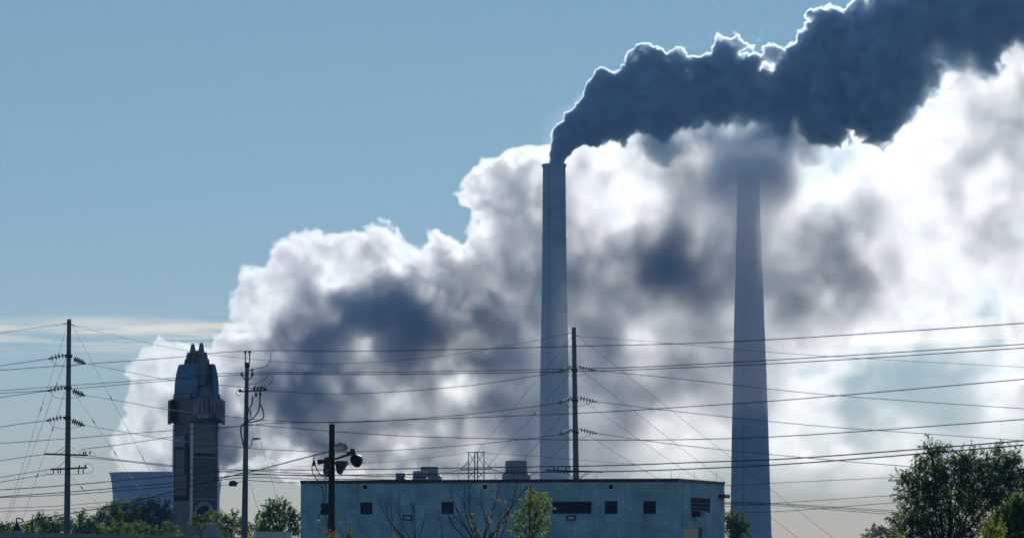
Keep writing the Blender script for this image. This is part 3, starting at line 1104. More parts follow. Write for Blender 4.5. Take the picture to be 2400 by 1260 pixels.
for f in (0, 1):
    prof = [(0, 929.8), (-1.5, 918), (-1.2, 903), (0.3, 888), (3, 873), (6.5, 860), (10.5, 850), (17, 850), (15, 929.8)]
    mm = MB()
    mm.prism([S(*rot(u, 1, f), y) for u, y in prof], (sv if not f else -sv) * 73 * KS)
    mm.build('shoulder', M_bluep, st)
    for k, (uc, top, wd, lean) in enumerate(((36, 801, 15, 0), (24, 822, 13, -5), (49, 822, 13, 5), (17, 838, 10, -9), (57, 838, 10, 9))):
        mm = MB()
        v0 = 15 + k * 0.9
        poly = [(37 + (uc - 37) * 0.25 - 1.5, 912), (uc - wd / 2, top + 22), (uc - wd * 0.18, top), (uc + wd * 0.18, top), (uc + wd / 2, top + 22), (37 + (uc - 37) * 0.25 + 1.5, 912)]
        mm.prism([S(*rot(u, v0, f), y) for u, y in poly], (sv if not f else -sv) * 6 * KS)
        ff = mm.build('fan_fin', M_cream if k % 2 == 0 else M_slate, st)
        mm = MB()
        mm.prism([S(*rot(u, v0 - 1.2, f), y) for u, y in ((uc - 0.7 + (37 - uc) * .7, 905), (uc - 0.8, top + 14), (uc + 0.8, top + 14), (uc + 0.7 + (37 - uc) * .7, 905))], (sv if not f else -sv) * 1.1 * KS)
        mm.build('ridge', M_galv, ff)
    mm, m2 = MB(), MB()
    arc = [(37 + 24 * math.cos(math.pi * k / 14), 927 - 28 * math.sin(math.pi * k / 14)) for k in range(15)]
    arc2 = [(37 + 20 * math.cos(math.pi * k / 14), 927 - 22 * math.sin(math.pi * k / 14)) for k in range(15)]
    m2.prism([S(*rot(u, -1, f), y) for u, y in arc2], (sv if not f else -sv) * 18 * KS)
    for k in range(14):
        mm.prism([S(*rot(u, -3, f), y) for u, y in (arc[k], arc[k + 1], arc2[k + 1], arc2[k])], (sv if not f else -sv) * 18 * KS)
    m2.build('sun_disc', M_cream, st)
    mm.build('sun_rim', M_slate, st)
    # curved letter band
    vo = lambda u: -4 - 13 * (1 - ((u - 40) / 50.0) ** 2)
    rise = lambda u: 9 * (1 - ((u - 40) / 50.0) ** 2)
    mm = MB()
    us = [-8 + 98 * k / 20 for k in range(21)]
    for k in range(20):
        a, c = us[k], us[k + 1]
        bot = [S(*rot(a, vo(a), f), 992 - rise(a) * 1.4), S(*rot(c, vo(c), f), 992 - rise(c) * 1.4), S(*rot(c, vo(c) + 11, f), 992 - rise(c) * 1.4), S(*rot(a, vo(a) + 11, f), 992 - rise(a) * 1.4)]
        top = [S(*rot(a, vo(a), f), 936 - rise(a)), S(*rot(c, vo(c), f), 936 - rise(c)), S(*rot(c, vo(c) + 11, f), 936 - rise(c)), S(*rot(a, vo(a) + 11, f), 936 - rise(a))]
        o_ = len(mm.v)
        mm.add(bot + top, [(0, 1, 2, 3), (4, 5, 6, 7), (0, 1, 5, 4), (3, 2, 6, 7)] + ([(0, 3, 7, 4)] if k == 0 else []) + ([(1, 2, 6, 5)] if k == 19 else []))
    band = mm.build('letter_band', M_slate, st)
    for k, ch in enumerate('HOLLYWOOD'):
        cu = bpy.data.curves.new('glyph', 'FONT')
        cu.body = ch
        cu.extrude = 0.5
        cu.offset = 0.02
        cu.resolution_u = 4
        to = bpy.data.objects.new('glyph', cu)
        col.objects.link(to)
        bpy.context.view_layer.update()
        me = bpy.data.meshes.new_from_object(to.evaluated_get(bpy.context.evaluated_depsgraph_get()))
        bpy.data.objects.remove(to)
        bpy.data.curves.remove(cu)
        n = len(me.vertices)
        co = np.empty(n * 3, np.float32)
        me.vertices.foreach_get('co', co)
        co = co.reshape(-1, 3)
        mn, mx = co.min(0), co.max(0)
        co = (co - mn) / np.maximum(mx - mn, 1e-6)
        uc = -3 + 86 * (k + 0.5) / 9
        wl = 8.6 if ch != 'W' else 9.4
        new = []
        base = Vector(st.location)
        for (cx, cy_, cz) in co:
            u = uc + (cx - 0.5) * wl
            y = (990 - rise(u) * 1.4) + ((937 - rise(u)) - (990 - rise(u) * 1.4)) * cy_
            new.append(S(*rot(u, vo(u) - 0.1 - cz * 2.6, f), y) - base)
        for i, p in enumerate(new):
            me.vertices[i].co = p
        me.materials.clear()
        me.materials.append(M_letter)
        lo_ = bpy.data.objects.new('letter', me)
        col.objects.link(lo_)
        lo_.parent = band
m = MB()
sbox(m, 17, 57, 27, 48, 846, 929.7)
sbox(m, 26, 48, 31, 44, 818, 845.9)
m.build('fan_core', M_slate, st)

# stepped planter walls in front of the tower
for lab, x0, x1, y, D in (('broad concrete planter wall directly below the sign tower', 438, 486, 1226, 338),
                          ('small planter wall with a sunlit top right of the tower foot', 484, 519, 1227, 334),
                          ('lowest planter wall stepping down right of the tower foot', 516, 546, 1239, 330)):
    a, c = P(x0, y, D), P(x1, y, D)
    m = MB()
    m.box(((a.x + c.x) / 2, D + 1.2, a.z / 2), (c.x - a.x, 2.4, a.z))
    o = m.build('wall_block', M_cast, origin=None)
    t = thing('planter_wall', ((a.x + c.x) / 2, D, 0), lab, 'low wall', 'stepped planter walls')
    bpy.data.objects.remove(o)
    m.build('wall', M_cast, t)
    m = MB()
    m.box(((a.x + c.x) / 2, D + 1.2, a.z + 0.056), (c.x - a.x + 0.12, 2.52, 0.11))
    m.build('painted_sunlit_top', M_white, t)  # white slab puts the sunlit top of the concrete wall into the colour
a, c = P(596, 1247, 265), P(682, 1247, 265)
m = MB()
m.box(((a.x + c.x) / 2, 265.6, a.z / 2), (c.x - a.x, 1.2, a.z))
m.box(((a.x + c.x) / 2, 265.6, a.z + 0.05), (c.x - a.x + 0.1, 1.3, 0.1))
tag(m.build('low_wall', M_white, origin=((a.x + c.x) / 2, 265, 0)), 'long low white-topped wall below the round tree beside the building', 'low wall')
# gooseneck lamp at the left edge
DG = 200.0
t = thing('street_lamp', at_ground(75, DG), 'small black gooseneck street lamp with a bell shade at the lower left edge', 'street lamp')
m = MB()
g0 = at_ground(75, DG)
m.lathe(g0, [(0.14, 0), (0.14, 0.3), (0.07, 0.4), (0.06, P(75, 1222, DG).z - 0.0), (0.02, P(75, 1210, DG).z)], 12)
m.build('post', M_dark, t, True)
px_tube(t, 'arm', [(74, 1226), (64, 1227), (55, 1219), (47, 1214), (39, 1214), (39, 1221)], DG, 0.05, M_dark)
m = MB()
m.lathe(P(40, 1220, DG), [(0.05, 0), (0.08, -0.12), (0.22, -0.38), (0.30, -0.62), (0.31, -0.68)], 18)
sh_ = m.build('bell_shade', M_dark, t, True)
m = MB()
m.lathe(P(40, 1220, DG) - Vector((0, 0, 0.66)), [(0.2, 0), (0.17, -0.12), (0.0001, -0.17)], 14)
m.build('bulb_glass', M_white, sh_, True)
# splice box hung on a cable
m = MB()
p = P(546, 1133, 184)
m.box(p, (0.48, 0.26, 0.30))
m.box(p + Vector((0.29, 0, 0.05)), (0.1, 0.1, 0.1))
m.box(p + Vector((0, 0, 0.18)), (0.3, 0.08, 0.06))
tag(m.build('splice_box', M_dark, origin=p), 'small black box hanging on the cable left of the distribution pole', 'cable box')

# ------------------------------------------------------------------ wires
def wire(label, pts, r=0.022, group='power lines strung across the view', cat='power line', name='power_line', mat_=None, clamps=()):
    cp = catmull([tuple(p) for p in pts], 5)
    m = MB()
    pp = [P(*p) for p in cp]
    m.tube(pp, [r * max(1.0, p[2] / 200.0) for p in cp], 5)
    for f_ in clamps:
        i = int(f_ * (len(pp) - 2))
        d = (pp[i + 1] - pp[i]).normalized()
        m.lathe(pp[i], [(r, -0.22), (r * 3, -0.15), (r * 3.2, 0.1), (r, 0.2)], 6, d)
    return tag(m.build(name, mat_ or M_wire, origin=pp[0]), label, cat, group)


dl = lambda x: 215 + (120 - 215) * (x + 60) / 2560.0         # distribution line swings nearer to the right


def W(label, pts, **k):
    return wire(label, [(x, y, dl(x)) for x, y in pts], **k)


W('topmost line over the distribution pole, crossing the whole view to the right edge',
  [(-60, 870), (0, 867), (150, 856), (400, 838), (575, 822), (900, 822), (1350, 811), (1620, 804), (1900, 790), (2400, 757), (2480, 751)])
W('upper of the closely paired lines at the distribution pole brackets', [(-60, 919), (0, 915), (160, 903), (400, 886), (567, 873), (900, 872), (1340, 864), (1560, 857), (1900, 838), (2400, 806), (2480, 800)])
W('lower of the closely paired lines at the distribution pole brackets', [(-60, 925), (0, 921), (160, 911), (400, 891), (592, 877), (900, 877), (1340, 870), (1560, 863), (1900, 847), (2400, 815), (2480, 810)])
W('line passing just above the tip of the floodlight pole', [(-60, 1041), (0, 1038), (160, 1027), (400, 1008), (575, 997), (640, 991), (900, 985), (1350, 968), (1620, 952), (1900, 932), (2400, 888), (2480, 880)])
W('line leaving the distribution pole rightwards, dipping behind the floodlight pole', [(576, 993), (780, 1010), (1000, 1023), (1350, 1030), (1620, 1029), (1900, 1018), (2400, 982), (2480, 976)])
W('line from the distribution pole to the left pole crossarm past the sign tower', [(190, 1052), (290, 1040), (400, 1023), (500, 1006), (575, 996)])
W('upper heavy cable running just above the flat roof', [(-60, 1151), (0, 1147), (160, 1136), (400, 1115), (575, 1101), (760, 1100), (1180, 1094), (1430, 1090), (1620, 1083), (1900, 1071), (2400, 1032), (2480, 1025)], r=0.03)
W('lower heavy cable running just above the flat roof', [(-60, 1167), (0, 1163), (160, 1152), (400, 1131), (575, 1112), (760, 1113), (1180, 1107), (1430, 1104), (1620, 1098), (1900, 1083), (2400, 1042), (2480, 1035)], r=0.03)
W('cable close below the two heavy cables left of the building', [(-60, 1168), (0, 1165), (160, 1158), (400, 1139), (575, 1118), (700, 1121), (1000, 1124)], r=0.024)
W('thick lashed cable climbing from the lower left past the sign to the distribution pole', [(-60, 1241), (0, 1232), (170, 1201), (290, 1180), (400, 1152), (480, 1130), (575, 1107)], r=0.034)
wire('lashed service cable rising from the distribution pole to the floodlight pole', [(575, 1107, 184), (600, 1102, 178), (660, 1086, 160), (737, 1066, 132), (762, 1060, 124), (777, 1057, 120)], r=0.03)
W('cable sloping from the distribution pole down to the building corner', [(575, 1124), (620, 1127), (700, 1131)], r=0.024)
W('cable left of the distribution pole that carries the small black box', [(-60, 1196), (0, 1190), (160, 1183), (400, 1160), (520, 1137), (575, 1126)], r=0.018)
W('faint lowest line at the left, just over the hedge', [(-60, 1203), (0, 1198), (160, 1192), (290, 1181), (400, 1172)], r=0.016)
wire('upper line from the left pole crossarm to the distribution pole', [(233, 1071, 199.7), (300, 1079, 197), (400, 1089, 193), (500, 1097, 189), (575, 1101, 185), (780, 1112, 178), (1000, 1118, 172)], r=0.022)
wire('lower line from the left pole crossarm to the distribution pole', [(166, 1069, 199.7), (250, 1076, 198), (400, 1092, 193), (500, 1102, 189), (575, 1108, 185), (780, 1117, 178)], r=0.022)
wire('line leaving the left pole lower crossarm to the left edge, upper one', [(92, 1103, 199.7), (40, 1111, 201), (0, 1118, 202), (-60, 1128, 204)])
wire('line leaving the left pole lower crossarm to the left edge, lower one', [(125, 1109, 199.7), (60, 1119, 201), (0, 1129, 202), (-60, 1140, 204)])
wire('line leaving the left pole upper crossarm to the left edge', [(104, 1064, 199.7), (50, 1071, 201), (0, 1079, 202), (-60, 1088, 204)])
# transmission spans
dt = lambda x: 200 + 80 * (x - 160) / 1190.0


def T(label, pts, r=0.022, **k):
    return wire(label, [(x, y, dt(x)) for x, y in pts], r=r, group='transmission wires', **k)


T('thin shield wire between the tops of the two transmission poles', [(175, 763), (300, 793), (430, 820), (560, 838), (760, 852), (1000, 838), (1200, 808), (1335, 781)], r=0.014)
T('highest sagging conductor between the two transmission poles', [(199, 851), (300, 871), (400, 890), (560, 906), (640, 916), (830, 922), (1100, 903), (1309, 871)])
T('middle sagging conductor between the two transmission poles', [(199, 926), (300, 942), (400, 960), (560, 978), (640, 985), (830, 989), (1100, 970), (1310, 944)])
T('lowest sagging conductor between the two transmission poles', [(199, 996), (300, 1013), (400, 1030), (560, 1047), (640, 1053), (830, 1058), (1100, 1042), (1311, 1018)])
d2 = lambda x: 280 + 60 * (x - 1350) / 1100.0


def T2(label, pts, r=0.022, **k):
    return wire(label, [(x, y, d2(x)) for x, y in pts], r=r, group='transmission wires', **k)


T2('thin shield wire from the middle transmission pole to the right edge', [(1360, 788), (1560, 803), (1900, 832), (2400, 860), (2480, 864)], r=0.014)
T2('highest conductor from the middle transmission pole to the right edge', [(1396, 868), (1600, 888), (1900, 921), (2160, 941), (2400, 957), (2480, 962)])
T2('middle conductor from the middle transmission pole to the right edge', [(1398, 941), (1600, 965), (1900, 996), (2160, 1015), (2400, 1032), (2480, 1037)])
T2('lowest conductor from the middle transmission pole, ending behind the right tree', [(1399, 1015), (1600, 1043), (1900, 1073), (2130, 1092), (2400, 1110), (2480, 1115)])
d0 = lambda x: 200 - 0.03 * (150 - x)
for lab, pts, r in (('thin shield wire from the left transmission pole to the left edge', [(147, 759), (60, 771), (0, 780), (-60, 790)], 0.014),
                    ('highest conductor from the left transmission pole to the left edge', [(115, 840), (60, 848), (0, 857), (-60, 868)], 0.022),
                    ('middle conductor from the left transmission pole to the left edge', [(113, 915), (60, 922), (0, 931), (-60, 942)], 0.022),
                    ('lowest conductor from the left transmission pole to the left edge', [(111, 985), (60, 991), (0, 1000), (-60, 1010)], 0.022)):
    wire(lab, [(x, y, d0(x)) for x, y in pts], r=r, group='transmission wires')
# guy wires down to the ground
for lab, a, c, D, D2, cl in (
        ('guy wire from the left pole top, outermost on its left', (155, 770), (3, 1250), 200, 196, (.55,)),
        ('guy wire from the upper insulators of the left pole, middle one on its left', (154, 840), (16, 1225), 200, 195, (.28,)),
        ('guy wire from the middle insulators of the left pole, innermost on its left', (153, 915), (45, 1240), 200, 194, (.38, .72)),
        ('guy wire from the left pole top down to the right, before the tower', (172, 765), (398, 1190), 200, 197, (.5, .8)),
        ('guy wire from the left pole second insulators down to its right', (178, 925), (330, 1150), 200, 196, (.38, .7)),
        ('short guy wire from the left pole below its crossarms', (165, 1115), (262, 1210), 200, 197, (.35,)),
        ('guy wire from the middle pole top down to its left', (1340, 790), (1062, 1125), 280, 272, (.08, .24)),
        ('guy wire from the middle pole upper insulators down to its left', (1341, 868), (1118, 1120), 280, 273, (.52,)),
        ('guy wire from the middle pole second insulators down to its left', (1343, 942), (1186, 1125), 280, 274, (.66,)),
        ('guy wire from the middle pole lowest insulators down to its left', (1344, 1017), (1236, 1125), 280, 275, ()),
        ('guy wire from the middle pole top down to its right past the second chimney', (1358, 790), (1985, 1285), 280, 265, ()),
        ('guy wire from the middle pole upper insulators down to its right', (1362, 866), (1890, 1275), 280, 268, ()),
        ('guy wire from the middle pole second insulators down to its right', (1372, 942), (1700, 1165), 280, 270, ()),
        ('guy wire from the middle pole lowest insulators down to its right', (1378, 1018), (1590, 1150), 280, 272, ()),
        ('thin guy wire from the distribution pole crossarm, left one', (600, 990), (655, 1190), 185, 182, ()),
        ('thin guy wire from the distribution pole foot, right one', (585, 1130), (612, 1215), 185, 183, ())):
    wire(lab, [(a[0], a[1], D), ((a[0] + c[0]) / 2, (a[1] + c[1]) / 2 + 1, (D + D2) / 2), (c[0], c[1], D2)], r=0.011 if D > 190 else 0.009,
         group='guy wires of the poles', cat='guy wire', name='guy_wire', clamps=cl)
# far lines right of the building
for lab, pts, D in (('lone line from behind the building to the right tree', [(1700, 1137), (1900, 1127), (2130, 1116), (2480, 1098)], 300),
                    ('upper of two faint lines close over the right horizon', [(1700, 1186), (1850, 1176), (2110, 1159), (2480, 1135)], 420),
                    ('lower of two faint lines close over the right horizon', [(1700, 1202), (1850, 1196), (2110, 1176), (2480, 1150)], 420),
                    ('upper of the three drooping cables at the right end of the building', [(1690, 1176), (1820, 1179), (2100, 1196), (2480, 1220)], 300),
                    ('middle of the three drooping cables at the right end of the building', [(1690, 1178), (1820, 1181), (2100, 1200), (2480, 1226)], 300),
                    ('lowest of the three drooping cables at the right end of the building', [(1690, 1180), (1820, 1184), (2100, 1205), (2480, 1232)], 300)):
    wire(lab, [(x, y, D) for x, y in pts], r=0.018)
for lab, pts, D in (('faint pylon line coming from the left to its top', [(700, 1092), (900, 1082), (1094, 1061)], 905),
                    ('faint pylon line leaving its top to the right', [(1138, 1061), (1250, 1068), (1500, 1088)], 905),
                    ('line hanging on the left insulator of the pylon', [(860, 1118), (960, 1112), (1060, 1105)], 900),
                    ('line hanging on the right insulator of the pylon', [(1172, 1105), (1260, 1112), (1330, 1118)], 900)):
    wire(lab, [(x, y, D) for x, y in pts], r=0.012, group='pylon lines')

# ------------------------------------------------------------------ vegetation
TR = np.random.default_rng(21)


def norm(a):
    return a / np.maximum(np.linalg.norm(a, axis=-1, keepdims=True), 1e-9)


def leaves_mesh(base, dirs, length, width, rng, fold=0.25):
    """one folded four-cornered leaf per row"""
    n = len(base)
    rnd = norm(rng.normal(size=(n, 3)))
    side = norm(np.cross(dirs, rnd))
    nrm = np.cross(side, dirs)
    L = (length * rng.uniform(0.65, 1.2, n))[:, None]
    Wd = (width * rng.uniform(0.7, 1.2, n))[:, None]
    tip = base + dirs * L + np.array([0, 0, -0.15]) * L
    mid = base + dirs * L * 0.45
    a = mid + side * Wd / 2 + nrm * Wd * fold
    c = mid - side * Wd / 2 + nrm * Wd * fold
    v = np.stack([base, a, tip, c], 1).reshape(-1, 3)
    return v


def quads_object(name, v, m, parent):
    o_ = np.array(parent.location)
    v = (v - o_).astype(np.float32)
    n = len(v) // 4
    me = bpy.data.meshes.new(name)
    me.vertices.add(len(v))
    me.vertices.foreach_set('co', v.ravel())
    me.loops.add(n * 4)
    me.loops.foreach_set('vertex_index', np.arange(n * 4, dtype=np.int32))
    me.polygons.add(n)
    me.polygons.foreach_set('loop_start', np.arange(n, dtype=np.int32) * 4)
    me.update(calc_edges=True)
    me.materials.append(m)
    ob = bpy.data.objects.new(name, me)
    col.objects.link(ob)
    ob.parent = parent
    return ob


def tree(name, label, cat, base_px, D, clumps, leaf, m, shoots=26, per=22, shoot_len=0.9, lean=(0.15, 0, 0.45), group=None,
         trunk_r=0.14, depth=0.8, seed=1, shell=0.45, extra=None):
    """clumps: [(px,py,r_px)] ; leaf: (length m, width m)"""
    rng = np.random.default_rng(seed)
    t = thing(name, at_ground(base_px, D), label, cat, group)
    k = M(D)
    B, Dr = [], []
    lean = np.array(lean)
    limbs = MB()
    g0 = Vector(t.location)
    cen = [np.array(P(x, y, D)) + np.array([0, rng.uniform(-1, 1) * r * k * depth, 0]) for x, y, r in clumps]
    top = max(c[2] for c in cen)
    fork = Vector((g0.x, D, max(0.5, min(c[2] for c in cen) * 0.55)))
    limbs.tube([g0, g0.lerp(fork, 0.5) + Vector((rng.uniform(-.1, .1), 0, 0)), fork], [trunk_r * 1.25, trunk_r, trunk_r * 0.85], 8)
    for c, (x, y, r) in zip(cen, clumps):
        R = r * k
        cv = Vector(c)
        midp = fork.lerp(cv, 0.5) + Vector((rng.uniform(-.15, .15) * R, 0, 0.1 * R))
        limbs.tube([fork - Vector((0, 0, .1)), midp, cv], [trunk_r * 0.6, trunk_r * 0.4, trunk_r * 0.18], 6, False)
        ns = max(5, int(shoots * (r / 40.0) ** 1.6))
        d = norm(rng.normal(size=(ns, 3)) + lean * 0.8)
        rad = R * rng.uniform(shell, 1.0, ns) ** 0.7
        s0 = c + d * rad[:, None] * np.array([1, depth, 1])
        sd_ = norm(d + lean + 0.45 * rng.normal(size=(ns, 3)))
        sl = shoot_len * rng.uniform(0.5, 1.3, ns)
        for i in range(0, ns, max(1, ns // 9)):
            e_ = s0[i] + sd_[i] * sl[i] * 0.8
            limbs.tube([cv, Vector((cv + Vector(s0[i])) / 2) + Vector((0, 0, 0.05)), Vector(s0[i]), Vector(e_)], [trunk_r * .16, trunk_r * .12, trunk_r * .08, 0.006], 4, False)
        tt = rng.uniform(0, 1, (ns, per))
        off = rng.normal(size=(ns, per, 3)) * (0.10 * shoot_len)
        pb = s0[:, None] + sd_[:, None] * (tt * sl[:, None])[..., None] + off * (1.15 - tt)[..., None]
        ld = norm(sd_[:, None] * 0.8 + 0.75 * rng.normal(size=(ns, per, 3)) + np.array([0, 0, -0.12]))
        B.append(pb.reshape(-1, 3))
        Dr.append(ld.reshape(-1, 3))
        # filling inside
        nf = int(ns * per * 0.3)
        pf = c + norm(rng.normal(size=(nf, 3))) * (R * rng.uniform(0, 0.95, nf) ** 0.5)[:, None] * np.array([1, depth, 1])
        B.append(pf)
        Dr.append(norm(rng.normal(size=(nf, 3)) + lean * 0.5))
    B, Dr = np.concatenate(B), np.concatenate(Dr)
    v = leaves_mesh(B, Dr, leaf[0], leaf[1], rng)
    limbs.build('trunk', M_bark, t)
    quads_object('crown', v, m, t)
    return t


# right: the large tree and its neighbours
tree('broadleaf_tree', 'large dark green tree with drooping leaves at the right edge, wires passing behind it', 'tree', 2215, 140,
     [(2190, 1085, 36), (2180, 1135, 42), (2140, 1150, 36), (2165, 1195, 46), (2135, 1225, 34), (2230, 1110, 42), (2225, 1165, 55), (2270, 1105, 36), (2290, 1150, 50),
      (2340, 1085, 32), (2330, 1130, 45), (2375, 1110, 32), (2380, 1170, 55), (2300, 1215, 55), (2210, 1235, 45), (2400, 1230, 60), (2440, 1150, 50), (2110, 1243, 26),
      (2150, 1255, 34), (2260, 1075, 18), (2185, 1062, 14), (2370, 1080, 16), (2120, 1120, 14), (2240, 1270, 40)],
     (0.15, 0.055), L_dark, shoots=66, per=26, shoot_len=0.6, lean=(0.1, 0, 0.25), trunk_r=0.09, seed=5)
tree('maple_tree', 'lighter green rounded tree in front of the large one at the lower right corner', 'tree', 2390, 120,
     [(2370, 1215, 34), (2400, 1200, 32), (2345, 1240, 28), (2385, 1250, 36), (2430, 1230, 40)],
     (0.10, 0.07), L_mid, shoots=100, per=30, shoot_len=0.35, trunk_r=0.07, seed=6)
tree('young_tree', 'small bright yellow-green treetop before the big right tree', 'tree', 2318, 110,
     [(2320, 1240, 16), (2312, 1256, 18), (2335, 1252, 14), (2345, 1232, 8)],
     (0.08, 0.06), L_lime, shoots=60, per=20, shoot_len=0.25, trunk_r=0.03, seed=7)
tree('distant_tree', 'small far tree poking up at the bottom left of the big right tree', 'tree', 2060, 330,
     [(2050, 1250, 14), (2066, 1249, 13), (2036, 1256, 9), (2084, 1256, 14)], (0.28, 0.14), L_dark, shoots=90, per=14, shoot_len=0.7, trunk_r=0.1, seed=8)
tree('distant_tree', 'rounded dark tree just behind the right end of the block building', 'tree', 1722, 300,
     [(1714, 1214, 17), (1726, 1228, 22), (1738, 1238, 16), (1712, 1245, 22), (1732, 1252, 20)], (0.24, 0.14), L_dark, shoots=90, per=16, shoot_len=0.6, trunk_r=0.13, seed=9)
# between the distribution pole and the building
tree('broadleaf_tree', 'rounded leafy tree between the distribution pole and the block building', 'tree', 652, 290,
     [(630, 1190, 18), (655, 1185, 16), (645, 1210, 26), (618, 1222, 20), (676, 1205, 18), (690, 1225, 20), (660, 1235, 26), (625, 1245, 22), (695, 1248, 18), (604, 1240, 12)],
     (0.24, 0.15), L_mid, shoots=80, per=16, shoot_len=0.55, trunk_r=0.15, seed=10)
tree('shrub', 'green shrubs filling the ground between the tower and the distribution pole', 'shrub', 540, 305,
     [(520, 1222, 14), (545, 1216, 13), (535, 1232, 16), (558, 1232, 16), (512, 1212, 9), (497, 1208, 8), (570, 1245, 16), (592, 1244, 14), (548, 1205, 6), (528, 1250, 18)],
     (0.22, 0.12), L_mid, shoots=110, per=14, shoot_len=0.5, trunk_r=0.07, seed=12)
tree('shrub', 'low bright shrub growing on the planter at the foot of the sign tower', 'shrub', 470, 336,
     [(462, 1218, 9), (478, 1215, 9), (492, 1216, 9), (470, 1226, 9), (488, 1226, 9), (452, 1222, 8)], (0.24, 0.15), L_mid, shoots=150, per=12, shoot_len=0.4, trunk_r=0.05, seed=13)
# left hedge: five trees in a row
hedge = [('pale feathery shrub at the lower left corner', 20, [(10, 1247, 14), (30, 1250, 12), (-10, 1250, 16), (22, 1236, 8)], L_mid, 15),
         ('dark shrub behind the gooseneck lamp', 95, [(85, 1232, 16), (105, 1226, 14), (92, 1218, 9), (118, 1238, 15), (66, 1244, 13), (135, 1222, 11), (150, 1232, 14), (120, 1252, 16)], L_dark, 16),
         ('bushy tree right of the left transmission pole', 205, [(180, 1240, 16), (196, 1226, 15), (214, 1234, 18), (188, 1212, 9), (228, 1216, 12), (205, 1250, 20), (242, 1206, 11), (240, 1236, 18)], L_mid, 17),
         ('tall feathery tree with its crown before the left side of the cooling tower', 275, [(258, 1208, 15), (275, 1190, 13), (282, 1206, 17), (262, 1226, 18), (290, 1230, 20), (276, 1246, 20), (300, 1188, 12), (268, 1178, 7)], L_mid, 18),
         ('dense feathery tree before the middle of the cooling tower', 345, [(318, 1198, 16), (340, 1192, 14), (362, 1196, 15), (384, 1200, 14), (330, 1218, 20), (358, 1220, 20), (384, 1224, 18), (340, 1244, 22), (376, 1246, 20), (312, 1240, 18), (350, 1178, 6), (322, 1176, 6), (392, 1184, 7), (308, 1212, 14)], L_dark, 19)]
for lab, bx, cl, lm, sd_ in hedge:
    tree('hedge_tree', lab, 'tree', bx, 320 + sd_, cl, (0.34, 0.10), lm, shoots=120, per=16, shoot_len=0.75, lean=(0.35, 0, 0.5), trunk_r=0.1, seed=sd_, group='trees of the left hedge')
tree('hedge', 'low continuous green hedge along the lower left behind the barrier', 'hedge', 200, 300,
     [(x, 1247 + 4 * math.sin(x * .11), 15 + 3 * math.sin(x * .37)) for x in range(-10, 415, 20)], (0.22, 0.10), L_mid, shoots=120, per=16, shoot_len=0.5, lean=(0.2, 0, 0.5), trunk_r=0.04, seed=25)
# in front of the building
tree('young_tree', 'bright yellow-green young tree with pointed crown before the block wall', 'tree', 1240, 205,
     [(1243, 1160, 10), (1238, 1180, 15), (1262, 1172, 9), (1228, 1198, 17), (1252, 1195, 20), (1276, 1196, 14), (1215, 1218, 15), (1240, 1222, 22), (1268, 1216, 18), (1232, 1245, 25), (1262, 1245, 22), (1205, 1242, 12), (1245, 1150, 6), (1270, 1160, 6), (1285, 1185, 8)],
     (0.17, 0.12), L_lime, shoots=44, per=13, shoot_len=0.35, trunk_r=0.07, seed=23)


def bare_shrub(name, label, cat, D, stems, r, seed, leaf=None, twig=4, m=None):
    """stems: pixel polylines from the ground up"""
    rng = np.random.default_rng(seed)
    t = thing(name, at_ground(stems[0][0][0], D), label, cat)
    mb = MB()
    tips = []
    for s in stems:
        pts = [P(x, y, D + rng.uniform(-.2, .2)) for x, y in s]
        pts = [Vector(q) for q in catmull([tuple(p) for p in pts], 4)]
        n = len(pts)
        mb.tube(pts, [r * (1 - 0.75 * i / (n - 1)) for i in range(n)], 5)
        for q_ in range(twig):
            i = int(rng.uniform(0.3, 0.92) * (n - 1))
            d = (pts[min(i + 1, n - 1)] - pts[i - 1]).normalized()
            d = (d + Vector((rng.choice([-1, 1]) * rng.uniform(.3, .7), rng.uniform(-.3, .3), 0.15))).normalized()
            L = rng.uniform(0.35, 1.1)
            p1 = pts[i] + d * L * 0.5
            p2 = p1 + (d + Vector((0, 0, 0.45))).normalized() * L * 0.5
            mb.tube([pts[i], p1, p2], [r * 0.38, r * 0.28, r * 0.12], 4)
            tips += [p1, p2]
        tips += pts[n // 3:]
    mb.build('branches', M_bark, t, False)
    if leaf:
        cnt, l_, w_, spots = leaf
        B = []
        for (x, y, s_, n_) in spots:
            c = np.array(P(x, y, D))
            B.append(c + rng.normal(size=(n_, 3)) * s_ * M(D) * 0.5)
        B = np.concatenate(B)
        quads_object('leaves', leaves_mesh(B, norm(rng.normal(size=B.shape) + np.array([0, 0, .3])), l_, w_, rng), m, t)
    return t


